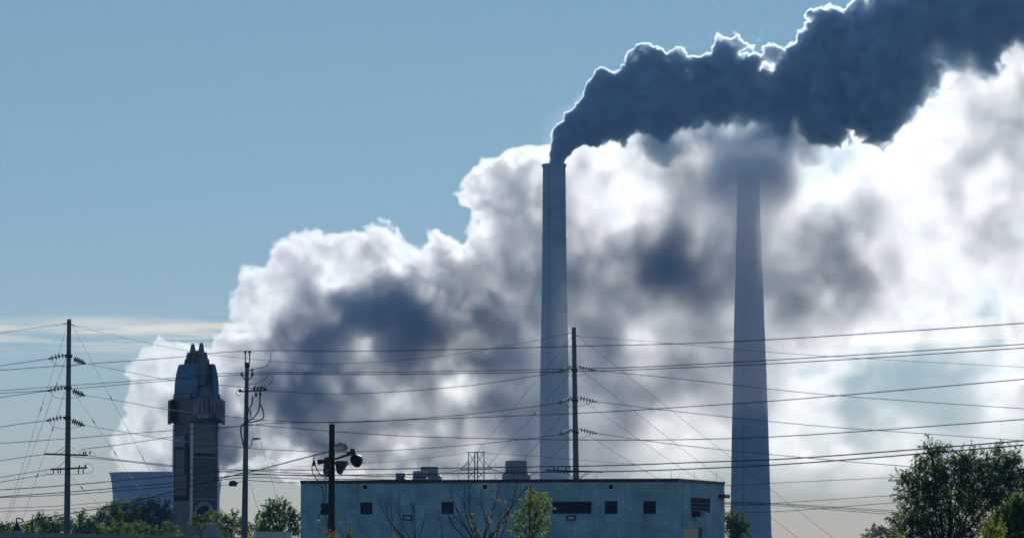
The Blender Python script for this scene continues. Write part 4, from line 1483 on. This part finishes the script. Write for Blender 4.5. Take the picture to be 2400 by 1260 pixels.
bare_shrub('bare_tree', 'bare dark many-stemmed tree against the block wall left of the yellow one', 'tree', 214,
           [[(1118, 1280), (1082, 1215), (1060, 1165), (1050, 1138)], [(1120, 1280), (1100, 1225), (1088, 1185), (1090, 1125)], [(1122, 1280), (1103, 1200), (1100, 1150), (1104, 1122)],
            [(1124, 1280), (1112, 1230), (1090, 1180), (1072, 1155)], [(1126, 1280), (1140, 1225), (1128, 1180), (1130, 1142)], [(1128, 1280), (1150, 1215), (1165, 1160), (1172, 1128)],
            [(1118, 1280), (1070, 1240), (1048, 1200), (1040, 1182)], [(1130, 1280), (1185, 1215), (1208, 1150), (1214, 1095)], [(1130, 1280), (1190, 1200), (1215, 1165), (1232, 1140)],
            [(1120, 1280), (1095, 1240), (1066, 1210), (1050, 1170)]],
           0.055, 31)
bare_shrub('bare_shrub', 'thin bare upright shrub between the second and third wall openings', 'shrub', 216,
           [[(975, 1280), (972, 1220), (968, 1180), (945, 1145)], [(972, 1280), (938, 1215), (935, 1170), (938, 1150)], [(974, 1280), (968, 1230), (970, 1190), (973, 1170)],
            [(976, 1280), (990, 1235), (998, 1210), (997, 1192)], [(970, 1280), (920, 1230), (895, 1190), (888, 1160)], [(970, 1280), (915, 1225), (905, 1180), (892, 1172)],
            [(968, 1280), (925, 1240), (918, 1200), (916, 1165)], [(1042, 1280), (1034, 1240), (1031, 1205)]],
           0.04, 33)
spots = [(1162, 1142, 5, 9), (1158, 1160, 6, 12), (1164, 1170, 5, 10), (1172, 1178, 6, 14), (1184, 1176, 5, 9), (1188, 1193, 6, 14), (1178, 1205, 6, 12), (1152, 1200, 5, 10),
         (1107, 1205, 6, 16), (1110, 1220, 6, 16), (1108, 1232, 5, 12), (1118, 1248, 9, 26), (1148, 1222, 7, 18), (1160, 1240, 6, 14), (1172, 1236, 7, 16), (1184, 1215, 6, 14),
         (1190, 1222, 5, 12), (1168, 1250, 8, 18), (1196, 1250, 6, 14), (1142, 1212, 4, 8)]
bare_shrub('sparse_tree', 'sparse young tree with scattered golden leaves left of the yellow-green tree', 'tree', 206,
           [[(1160, 1285), (1168, 1230), (1172, 1190), (1162, 1145)], [(1158, 1285), (1145, 1235), (1140, 1205)], [(1155, 1285), (1118, 1250), (1108, 1205)], [(1162, 1285), (1185, 1225), (1188, 1180)]],
           0.045, 35, leaf=(1, 0.16, 0.12, spots), m=L_gold, twig=5)
# small plants near the barrier
bare_shrub('tall_weed', 'small leafy weed spike with orange tip at the foot of the block wall', 'weed', 85,
           [[(816, 1275), (818, 1250), (820, 1229)], [(814, 1275), (810, 1255)], [(820, 1275), (824, 1250)]], 0.012, 37, twig=2,
           leaf=(1, 0.06, 0.035, [(818, 1254, 7, 60), (820, 1242, 5, 40), (816, 1263, 9, 60), (819, 1232, 4, 20)]), m=L_mid)
bare_shrub('dry_grass_tuft', 'dry orange-brown grass tuft at the foot of the floodlight pole', 'weed', 90,
           [[(772, 1280), (764, 1250), (760, 1236)], [(774, 1280), (770, 1252)], [(776, 1280), (782, 1252), (786, 1244)], [(778, 1280), (776, 1248)]], 0.01, 39, twig=3,
           leaf=(1, 0.07, 0.025, [(764, 1244, 7, 40), (772, 1254, 12, 90), (784, 1254, 8, 50), (762, 1236, 4, 12)]), m=L_gold)
bare_shrub('dry_grass_tuft', 'dry brown seed head rising at the bottom edge left of the bare tree', 'weed', 90,
           [[(925, 1280), (926, 1262), (927, 1246)], [(924, 1280), (922, 1256)]], 0.01, 41, twig=2,
           leaf=(1, 0.05, 0.025, [(926, 1250, 5, 40), (924, 1258, 6, 40)]), m=L_gold)
bare_shrub('dead_bush', 'round greyish dead bush at the lower left beside the transmission pole', 'bush', 190,
           [[(128, 1262), (122, 1250), (118, 1240)], [(128, 1262), (130, 1246), (131, 1234)], [(129, 1262), (136, 1250), (139, 1242)]], 0.02, 43, twig=9,
           leaf=(1, 0.14, 0.03, [(129, 1243, 11, 420)]), m=L_dry)


print("geometry", time.time()-T0)
#@@ENDGEO
def haze_box():
    x0, x1, y0, y1, z0, z1 = -1500, 1500, -200, 3200, -1.0, 560
    bm = bmesh.new()
    bmesh.ops.create_cube(bm, size=1)
    for v in bm.verts:
        v.co = Vector(((x0 + x1) / 2 + v.co.x * (x1 - x0), (y0 + y1) / 2 + v.co.y * (y1 - y0), (z0 + z1) / 2 + v.co.z * (z1 - z0)))
    me = bpy.data.meshes.new('haze')
    bm.to_mesh(me)
    o = bpy.data.objects.new('haze', me)
    col.objects.link(o)
    m = bpy.data.materials.new('haze_air')
    m.use_nodes = True
    nt = m.node_tree
    nt.nodes.clear()
    out = nt.nodes.new('ShaderNodeOutputMaterial')
    pv = nt.nodes.new('ShaderNodeVolumePrincipled')
    pv.inputs['Color'].default_value = (0.22, 0.50, 1.0, 1)
    pv.inputs['Density'].default_value = HAZE
    pv.inputs['Anisotropy'].default_value = 0.2
    nt.links.new(pv.outputs[0], out.inputs['Volume'])
    me.materials.append(m)
    o['kind'] = 'stuff'


HAZE = 0.000115
STEAM = 0.82
haze_box()



# ------------------------------------------------------------------ smoke and steam
RNG = np.random.default_rng(7)


def lattice_noise(shape, cell, seed):
    """smooth value noise in -1..1 on a voxel grid, one octave"""
    r = np.random.default_rng(seed)
    ms = [int(n / cell) + 5 for n in shape]
    a = r.uniform(-1, 1, ms).astype(np.float32)
    for ax in range(3):
        n, m = shape[ax], ms[ax]
        x = np.arange(n) / cell + r.uniform(0, 1)
        i = np.floor(x).astype(int)
        t = (x - i).astype(np.float32)
        W = np.zeros((n, m), np.float32)
        i = np.minimum(i, m - 4)
        ar = np.arange(n)
        W[ar, i] = (1 - t) ** 3 / 6
        W[ar, i + 1] = (3 * t ** 3 - 6 * t * t + 4) / 6
        W[ar, i + 2] = (-3 * t ** 3 + 3 * t * t + 3 * t + 1) / 6
        W[ar, i + 3] = t ** 3 / 6
        a = np.moveaxis(np.tensordot(W, a, axes=(1, ax)), 0, ax)
    return np.ascontiguousarray(a * 2.3)


def fbm(shape, cell, octs, seed, gain=0.5, billow=False):
    out = np.zeros(shape, np.float32)
    amp = 1.0
    for k in range(octs):
        if cell < 1.6:
            break
        n = lattice_noise(shape, cell, seed + k)
        if billow:
            n = 0.9 - 2.4 * np.abs(n)
        out += amp * n
        amp *= gain
        cell *= 0.5
    return out


class Grid:
    def __init__(s, lo, hi, vox):
        s.lo = np.array(lo, float)
        s.n = tuple(int(math.ceil((hi[k] - lo[k]) / vox)) + 1 for k in range(3))
        s.vox = vox
        s.hi = s.lo + (np.array(s.n) - 1) * vox
        s.ax = [(s.lo[k] + np.arange(s.n[k]) * vox).astype(np.float32) for k in range(3)]

    def window(s, c, R):
        sl = []
        for k in range(3):
            a = max(0, int((c[k] - R - s.lo[k]) / s.vox))
            b = min(s.n[k], int((c[k] + R - s.lo[k]) / s.vox) + 2)
            if b <= a:
                return None
            sl.append(slice(a, b))
        return tuple(sl)

    def dist(s, sl, c, sq=(1, 1, 1)):
        dx = ((s.ax[0][sl[0]] - c[0]) / sq[0])[:, None, None]
        dy = ((s.ax[1][sl[1]] - c[1]) / sq[1])[None, :, None]
        dz = ((s.ax[2][sl[2]] - c[2]) / sq[2])[None, None, :]
        return np.sqrt(dx * dx + dy * dy + dz * dz)


def sphere_tree(parents, rng, kids, levels, ratio=(0.32, 0.5), out=0.82):
    """cauliflower heads: each sphere carries smaller ones half sunk in its surface"""
    al = list(parents)
    cur = parents
    for lv in range(levels):
        nxt = []
        for (c, r, w) in cur:
            k = kids if lv == 0 else int(kids * 0.7)
            for q in range(k):
                v = rng.normal(size=3)
                v /= np.linalg.norm(v)
                rr = r * rng.uniform(*ratio)
                nxt.append((c + v * r * out * np.array([1, 1, 1]), rr, w))
        al += nxt
        cur = nxt
    return al


def union_sdf(g, spheres, fill, pad, sq=1.0, y0=0.0):
    s = np.full(g.n, fill, np.float32)
    for (c, r, w) in spheres:
        if sq != 1.0:
            c = np.array((c[0], y0 + (c[1] - y0) * sq, c[2]))
        sl = g.window(c, r + pad)
        if sl is None:
            continue
        d = g.dist(sl, c, (1, sq, 1)) - r
        np.minimum(s[sl], d, out=s[sl])
    return s


def volume_material(name, density, aniso, color, absorb=(0, 0, 0), step=1.0):
    m = bpy.data.materials.new(name)
    m.use_nodes = True
    nt = m.node_tree
    nt.nodes.clear()
    o = nt.nodes.new('ShaderNodeOutputMaterial')
    pv = nt.nodes.new('ShaderNodeVolumePrincipled')
    pv.inputs['Density'].default_value = density
    pv.inputs['Anisotropy'].default_value = aniso
    pv.inputs['Color'].default_value = (*color, 1)
    pv.inputs['Absorption Color'].default_value = (*absorb, 1)
    nt.links.new(pv.outputs[0], o.inputs['Volume'])
    m.cycles.volume_step_rate = step
    return m


def volume_object(name, g, dens, mat):
    N = dens.size
    me = bpy.data.meshes.new(name)
    me.vertices.add(N)
    a = me.attributes.new('smoke_density', 'FLOAT', 'POINT')
    a.data.foreach_set('value', np.ascontiguousarray(dens, np.float32).ravel())
    me.materials.append(mat)
    t = bpy.data.node_groups.new(name + '_fill', 'GeometryNodeTree')
    t.interface.new_socket('Geometry', in_out='INPUT', socket_type='NodeSocketGeometry')
    t.interface.new_socket('Geometry', in_out='OUTPUT', socket_type='NodeSocketGeometry')
    N_, L = t.nodes.new, t.links.new
    gi, go = N_('NodeGroupInput'), N_('NodeGroupOutput')
    vc = N_('GeometryNodeVolumeCube')
    vc.inputs['Min'].default_value = tuple(g.lo)
    vc.inputs['Max'].default_value = tuple(g.hi)
    for k, q in zip(('Resolution X', 'Resolution Y', 'Resolution Z'), g.n):
        vc.inputs[k].default_value = q
    pos = N_('GeometryNodeInputPosition')
    sep = N_('ShaderNodeSeparateXYZ')
    L(pos.outputs[0], sep.inputs[0])

    def put(x, args):
        for i, v in enumerate(args):
            if isinstance(v, (int, float)):
                x.inputs[i].default_value = v
            else:
                L(v, x.inputs[i])
        return x.outputs[0]

    def fm(op, *args):
        x = N_('ShaderNodeMath')
        x.operation = op
        return put(x, args)

    def im(op, *args):
        x = N_('FunctionNodeIntegerMath')
        x.operation = op
        return put(x, args)
    ii = [fm('ROUND', fm('DIVIDE', fm('SUBTRACT', sep.outputs[k], float(g.lo[k])), float(g.vox))) for k in range(3)]
    idx = im('ADD', im('MULTIPLY', im('ADD', im('MULTIPLY', ii[0], g.n[1]), ii[1]), g.n[2]), ii[2])
    si = N_('GeometryNodeSampleIndex')
    si.data_type = 'FLOAT'
    si.domain = 'POINT'
    na = N_('GeometryNodeInputNamedAttribute')
    na.data_type = 'FLOAT'
    na.inputs['Name'].default_value = 'smoke_density'
    L(gi.outputs[0], si.inputs['Geometry'])
    L(na.outputs[0], si.inputs['Value'])
    L(idx, si.inputs['Index'])
    L(si.outputs[0], vc.inputs['Density'])
    sm = N_('GeometryNodeSetMaterial')
    sm.inputs['Material'].default_value = mat
    L(vc.outputs[0], sm.inputs[0])
    L(sm.outputs[0], go.inputs[0])
    ob = bpy.data.objects.new(name, me)
    col.objects.link(ob)
    md = ob.modifiers.new('fill', 'NODES')
    md.node_group = t
    ob['kind'] = 'stuff'
    return ob


def px_spheres(lst, D0):
    out = []
    for q in lst:
        px, py, r = q[:3]
        D = D0 + (q[3] if len(q) > 3 else 0)
        w = q[4] if len(q) > 4 else 1.0
        out.append((np.array(P(px, py, D)), r * M(D), w))
    return out


def smooth(x, a, b):
    t = np.clip((x - a) / (b - a), 0, 1)
    return t * t * (3 - 2 * t)


# -- dense dark plume out of the nearer stack
DS1 = 2050.0
plume = [(1306, 378, 20), (1308, 362, 22), (1316, 345, 25), (1326, 328, 30), (1345, 308, 38), (1372, 285, 48),
         (1408, 262, 60, 5), (1455, 243, 74, 8), (1520, 222, 84, 10), (1600, 215, 60, 12), (1690, 195, 74, 15),
         (1745, 205, 62, 17), (1800, 215, 62, 18), (1850, 215, 76, 20), (1880, 180, 50, 22), (1930, 195, 108, 25), (2010, 165, 128, 25),
         (2060, 190, 120, 15), (2080, 275, 52, 0), (1930, 285, 52, 0), (2170, 75, 128, 20), (2290, 10, 140, 20), (2400, -40, 140, 20), (2500, -90, 160, 20)]
bumps = [(1322, 300, 16), (1345, 272, 20), (1392, 215, 26), (1440, 195, 22), (1480, 165, 24), (1520, 148, 34), (1555, 165, 24), (1600, 152, 32),
         (1660, 140, 26), (1698, 138, 42), (1755, 150, 28), (1812, 132, 18), (1830, 158, 20), (1905, 112, 26),
         (1960, 80, 32), (2010, 50, 34), (2060, 45, 30), (1400, 320, 24), (1450, 312, 20)]
vA = 0.8
lo, hi = P(1268, 400, DS1 - 75), P(2480, -160, DS1 + 120)
gA = Grid((lo.x, DS1 - 40, lo.z), (hi.x, DS1 + 62, P(1300, -45, DS1).z), vA)
par = px_spheres(plume, DS1)
sph = sphere_tree(par[3:] , RNG, 14, 2) + par[:3] + sphere_tree(px_spheres(bumps, DS1), RNG, 9, 1)
sA = union_sdf(gA, sph, 12.0, 8.0, 0.7, DS1 + 12)
X = gA.ax[0][:, None, None]
x0, x1 = P(1306, 380, DS1).x, P(2400, 380, DS1).x
age = np.clip((X - x0) / (x1 - x0), 0, 1)
nz = fbm(gA.n, 17, 4, 11, 0.55, billow=True)
sA = sA - nz * (0.6 + 4.2 * smooth(age, 0.0, 0.3))
sA = sA - fbm(gA.n, 6, 2, 15, 0.6, billow=True) * 0.9 * smooth(age, 0.02, 0.3)
wA = 0.8 + 5.5 * age * age
dA = np.clip(-sA / wA, 0, 1) * (0.22 + 0.78 * (1 - age) ** 1.5)
nz2 = 0.8 * fbm(gA.n, 34, 4, 31, 0.6) + 0.4 * fbm(gA.n, 16, 3, 41, 0.6, billow=True)
dA = dA * np.clip(1.0 + (0.3 + 0.3 * age) * nz2, 0.34, 2) * (0.6 + 0.4 * np.exp(-age * 9))
sh = int(20 / vA)
low = np.full_like(sA, 20.0)
low[:, :, :-sh] = sA[:, :, sh:]
skirt = smooth(X, P(1440, 300, DS1).x, P(1560, 300, DS1).x) * (1 - smooth(X, P(1860, 300, DS1).x, P(1960, 300, DS1).x))
dA = np.maximum(dA, 0.075 * smooth(-low + 2 * nz, -4, 14) * skirt * np.clip(1 + 0.35 * nz2, 0.3, 2))
dA[:, :, :int(max(0, (P(1306, 386, DS1).z - gA.lo[2]) / vA))] = 0
dA[-1] = 0
print('plume grid', gA.n, time.time() - T0)
mA = volume_material('dark_smoke', 2.2, 0.66, (0.86, 0.94, 0.988), step=1.5)
oA = volume_object('smoke_plume', gA, dA, mA)
oA['label'] = 'dense dark blue smoke plume pouring from the nearer tall chimney'
oA['category'] = 'smoke plume'

# -- white steam of the cooling tower, drifting right behind both stacks
DC = 2480.0
bulk = [(330, 1075, 62), (400, 1075, 85), (460, 1075, 60), (345, 1010, 62), (430, 1000, 110), (372, 940, 62), (378, 880, 62),
        (410, 870, 50), (455, 880, 60), (520, 980, 120), (560, 900, 95), (600, 820, 80), (625, 740, 75), (640, 690, 80),
        (690, 640, 80), (760, 625, 72), (850, 625, 80), (940, 640, 90), (1020, 650, 80), (740, 760, 130), (880, 780, 150),
        (1000, 800, 170), (680, 940, 150), (860, 950, 150), (1010, 1000, 130), (1150, 1000, 150), (1180, 850, 170),
        (1090, 690, 80), (1190, 620, 110), (1190, 490, 88), (1130, 450, 50), (1240, 440, 62), (1330, 480, 105), (1290, 620, 120)]
# steam thickness set by wanted darkness, shadow under the plume included: one figure per 100 px, rows from the top down
COLS = list(range(250, 2451, 100))
ROWS = {
    -50: [0, 0, 0, 0, 0, 0, 0, 0, 0, 0, 0, 0, 0, 0, 0, 0, 0, 0, 0, 0, 3, 4, 4],
    50: [0, 0, 0, 0, 0, 0, 0, 0, 0, 0, 0, 0, 0, 0, 0, 0, 0, 0, 0, 0, 3, 4, 4.5],
    150: [0, 0, 0, 0, 0, 0, 0, 0, 0, 0, 0, 0, 0, 5, 7, 7, 7, 3, 2, 2, 1.9, 3.8, 5],
    250: [0, 0, 0, 0, 0, 0, 0, 0, 0, 0, 0, 0, 1, 7.5, 8, 8, 7.5, 3, 1.8, 1.7, 1.9, 4.2, 5],
    350: [0, 0, 0, 0, 0, 0, 0, 0, 0, 0, 0, 1.3, 1.6, 4.2, 3.6, 2.6, 3.0, 1.8, 1.7, 1.8, 2.6, 4, 4.6],
    450: [0, 0, 0, 0, 0, 0, 0, 0, 2, 2.5, 2.6, 1.9, 2.0, 2.6, 6, 4, 2, 2.8, 4, 3, 2.6, 2.2, 3],
    550: [0, 0, 2, 2.5, 3, 3, 3, 3, 3, 3, 4, 6, 6.3, 6.5, 6.8, 5, 4.5, 5.5, 4, 2.6, 2.3, 2, 2],
    650: [0, 2, 2, 3, 4, 5, 6.5, 8, 7.5, 2.4, 5, 7, 7, 7, 6.5, 5, 6, 6, 5, 2.6, 2, 2, 2],
    750: [0, 2, 2, 3, 5.2, 7, 6.8, 8, 6.5, 6, 5, 7, 6, 4.2, 4.5, 5, 3.2, 3, 2.3, 2, 1.9, 2, 2],
    850: [2, 2.5, 3, 4, 6.5, 7.5, 5.0, 6.8, 6, 6, 5, 7, 6, 5.5, 5, 4, 2.2, 0.7, .35, .25, .25, .8, 2.0],
    950: [2, 4, 5, 6, 7.5, 7, 5, 4.5, 4.5, 5, 5, 6, 5, 3, 2, 2.6, 1.9, 1.1, 0.9, .35, .5, 1.8, 2.4],
    1050: [2.6, 5, 6, 7, 7, 6, 5, 4, 3.4, 3.4, 3.5, 2.6, 1.4, .9, .7, .5, .9, 1.4, 1.1, .9, .7, .5, .5],
    1150: [3, 6, 7, 6, 6, 5, 4, 3, 2, 2, 2, 1, .5, .2, 0, 0, .1, .2, .1, 0, 0, 0, 0],
    1250: [0] * 23,
}
TAB = np.array([ROWS[k] for k in sorted(ROWS)], np.float32)


def table_at(px, py):
    """smooth look-up of the thickness table"""
    fx = np.clip((px - COLS[0]) / 100.0, 0, len(COLS) - 1.001)
    fy = np.clip((py + 50.0) / 100.0, 0, len(ROWS) - 1.001)
    ix, iy = fx.astype(np.int32), fy.astype(np.int32)
    tx, ty = fx - ix, fy - iy
    return ((TAB[iy, ix] * (1 - tx) + TAB[iy, ix + 1] * tx) * (1 - ty) + (TAB[iy + 1, ix] * (1 - tx) + TAB[iy + 1, ix + 1] * tx) * ty)


def steam_depth(g, DM, wx, wz, dv=0.0):
    """optical depth of the bank over a warped grid; taken square-on at distance DM"""
    X = g.ax[0][:, None, None] + wx
    Z = g.ax[2][None, None, :] + wz
    px = 1200.0 + X * (F / DM) * CP
    py = 630.0 - ((Z - EYE) / DM - math.tan(PITCH)) * F * CP * 0.995
    v = table_at(px, py)
    v = np.maximum(v + dv * np.clip(v / 1.5, 0, 1) * (1 + 1.6 * np.clip((3.0 - v) / 1.5, 0, 1)), 0)
    return 0.42 * v ** 1.55


# the billowing head above the tower
vB = 1.25
lo, hi = P(215, 1115, 2590), P(1400, 370, 2560)
gB = Grid((lo.x, DC - 38, P(400, 1160, DC).z), (hi.x, DC + 38, hi.z), vB)
sph = sphere_tree(px_spheres(bulk, DC), RNG, 16, 2)
sB = union_sdf(gB, sph, 60.0, 20.0, 0.42, DC)
XB = gB.ax[0][:, None, None]
ZB = gB.ax[2][None, None, :]
ageB = np.clip((XB - P(300, 900, DC).x) / (P(2400, 900, DC).x - P(300, 900, DC).x), 0, 1)
n1 = fbm(gB.n, 16, 4, 51, 0.6, billow=True)
n2 = fbm(gB.n, 60, 6, 71, 0.6)
n2b = fbm(gB.n, 60, 6, 171, 0.6)
s1 = sB - n1 * (2.4 + 3.5 * ageB) - n2 * (3 + 8 * ageB)
tau = steam_depth(gB, DC, 9 * n2, 9 * n2b, 0.25 * n1)
fade = smooth(P(1390, 600, DC).x - XB, 0, 60)
s1 = s1 - 1.2 * fbm(gB.n, 5, 2, 61, 0.6, billow=True)
dB = smooth(-s1, 0, 2.2 + 6 * ageB) * np.maximum(tau, 4.8) * np.clip(1.0 + 0.5 * n1 + 0.2 * n2, 0.3, 2.2) * fade
dB *= smooth(ZB + 6 * n2b, P(600, 1150, DC).z, P(600, 1105, DC).z)
print('steam', gB.n, time.time() - T0)
mB = volume_material('white_steam', STEAM * 1.12 / 44.0, 0.68, (0.985, 0.988, 0.99), step=1.5)
oB = volume_object('steam_cloud', gB, dB, mB)
oB['label'] = 'billowing white steam with bright lit edges rising from the cooling tower'
oB['category'] = 'steam cloud'

# the drifting bank behind the chimneys
vC = 1.7
lo, hi = P(1040, 1115, 2450), P(2480, -40, 2560)
gC = Grid((lo.x, 2392, P(400, 1170, DC).z), (hi.x, 2468, P(400, -20, DC).z), vC)
XC = gC.ax[0][:, None, None]
YC = gC.ax[1][None, :, None]
n1 = fbm(gC.n, 26, 5, 251, 0.62)
n2 = fbm(gC.n, 68, 6, 271, 0.62)
n2b = fbm(gC.n, 68, 6, 371, 0.62)
n4 = fbm(gC.n, 14, 3, 471, 0.6, billow=True)
tau = steam_depth(gC, 2430.0, 11 * n2, 11 * n2b, 0.35 * n1 + 0.25 * n4)
prof = np.clip(1 - ((YC - 2430 - 10 * n2b) / 34) ** 2, 0, 1)
fade = smooth(XC, P(1150, 600, DC).x, P(1330, 600, DC).x)
dC = tau * prof * np.clip(1.0 + 0.5 * n1 + 0.15 * n2 + 0.3 * n4 + 0.3 * fbm(gC.n, 6, 2, 491, 0.6), 0.08, 3) * fade
pyC = 1262 - ((gC.ax[2][None, None, :] - EYE) / 2430.0) * F
lim = np.interp(XC, [P(1440, 300, 2430).x, P(1530, 300, 2430).x, P(2150, 100, 2430).x, P(2300, 0, 2430).x], [215, 150, 120, -80])
dC = dC * smooth(pyC + 18 * n1, lim, lim + 45)
dC[0] = dC[-1] = 0
print('bank', gC.n, time.time() - T0)
mC = volume_material('drifting_steam', STEAM / 44.0, 0.68, (0.985, 0.988, 0.99), step=1.5)
oC = volume_object('drifting_steam_cloud', gC, dC, mC)
oC['label'] = 'broad ragged bank of white and grey steam drifting behind the two chimneys'
oC['category'] = 'steam cloud'

# thin veils of steam hugging the two chimneys
for nm, lab, ya, yb_, D0, D1, xc, hw, tabl in (
        ('steam_veil', 'thin steam veil wrapping the upper part of the second chimney', 300, 1000, 2195, 2268, 1757, 98,
         [(300, 0.8), (350, 3.0), (385, 7.6), (412, 7.2), (440, 4.6), (485, 2.4), (550, 1.4), (650, 0.95), (800, 0.8), (920, 0.7), (965, 0.15), (1000, 0)]),
        ('steam_veil', 'faint steam veil in front of the lower part of the nearer chimney', 560, 1180, 1950, 2030, 1330, 170,
         [(560, 0), (700, 0.2), (850, 0.65), (1000, 1.2), (1100, 1.5), (1180, 0.9)])):
    lo, hi = P(xc - hw * 1.5, yb_, D0), P(xc + hw * 1.5, ya, D1)
    gV = Grid((lo.x, D0, P(xc, yb_, D0).z), (hi.x, D1, hi.z), 3.2)
    XV, YV, ZV = gV.ax[0][:, None, None], gV.ax[1][None, :, None], gV.ax[2][None, None, :]
    n1 = fbm(gV.n, 12, 3, 451 + xc, 0.6)
    n2 = fbm(gV.n, 12, 3, 551 + xc, 0.6)
    pxv = 1200 + (XV + 5 * n2) * F / ((D0 + D1) / 2)
    pyv = 1262 - ((ZV + 6 * n1) - EYE) / ((D0 + D1) / 2) * F
    zs = [a_[0] for a_ in tabl]
    tv = np.interp(pyv, zs, [a_[1] for a_ in tabl])
    dV = tv * np.exp(-((pxv - xc) / hw) ** 4 * 1.2) * np.clip(1 + 0.3 * n1 + 0.2 * n2, 0.3, 2)
    yy = (YV - (D0 + D1) / 2) / ((D1 - D0) / 2)
    dV = dV * np.clip(1 - yy * yy, 0, 1)
    dV[0] = dV[-1] = 0
    dV[:, :, 0] = dV[:, :, -1] = 0
    mV = volume_material('veil_steam', STEAM / 54.0, 0.6, (0.985, 0.988, 0.99), step=1.5)
    oV = volume_object(nm, gV, dV, mV)
    oV['label'] = lab
    oV['category'] = 'steam'
print('script', time.time() - T0)
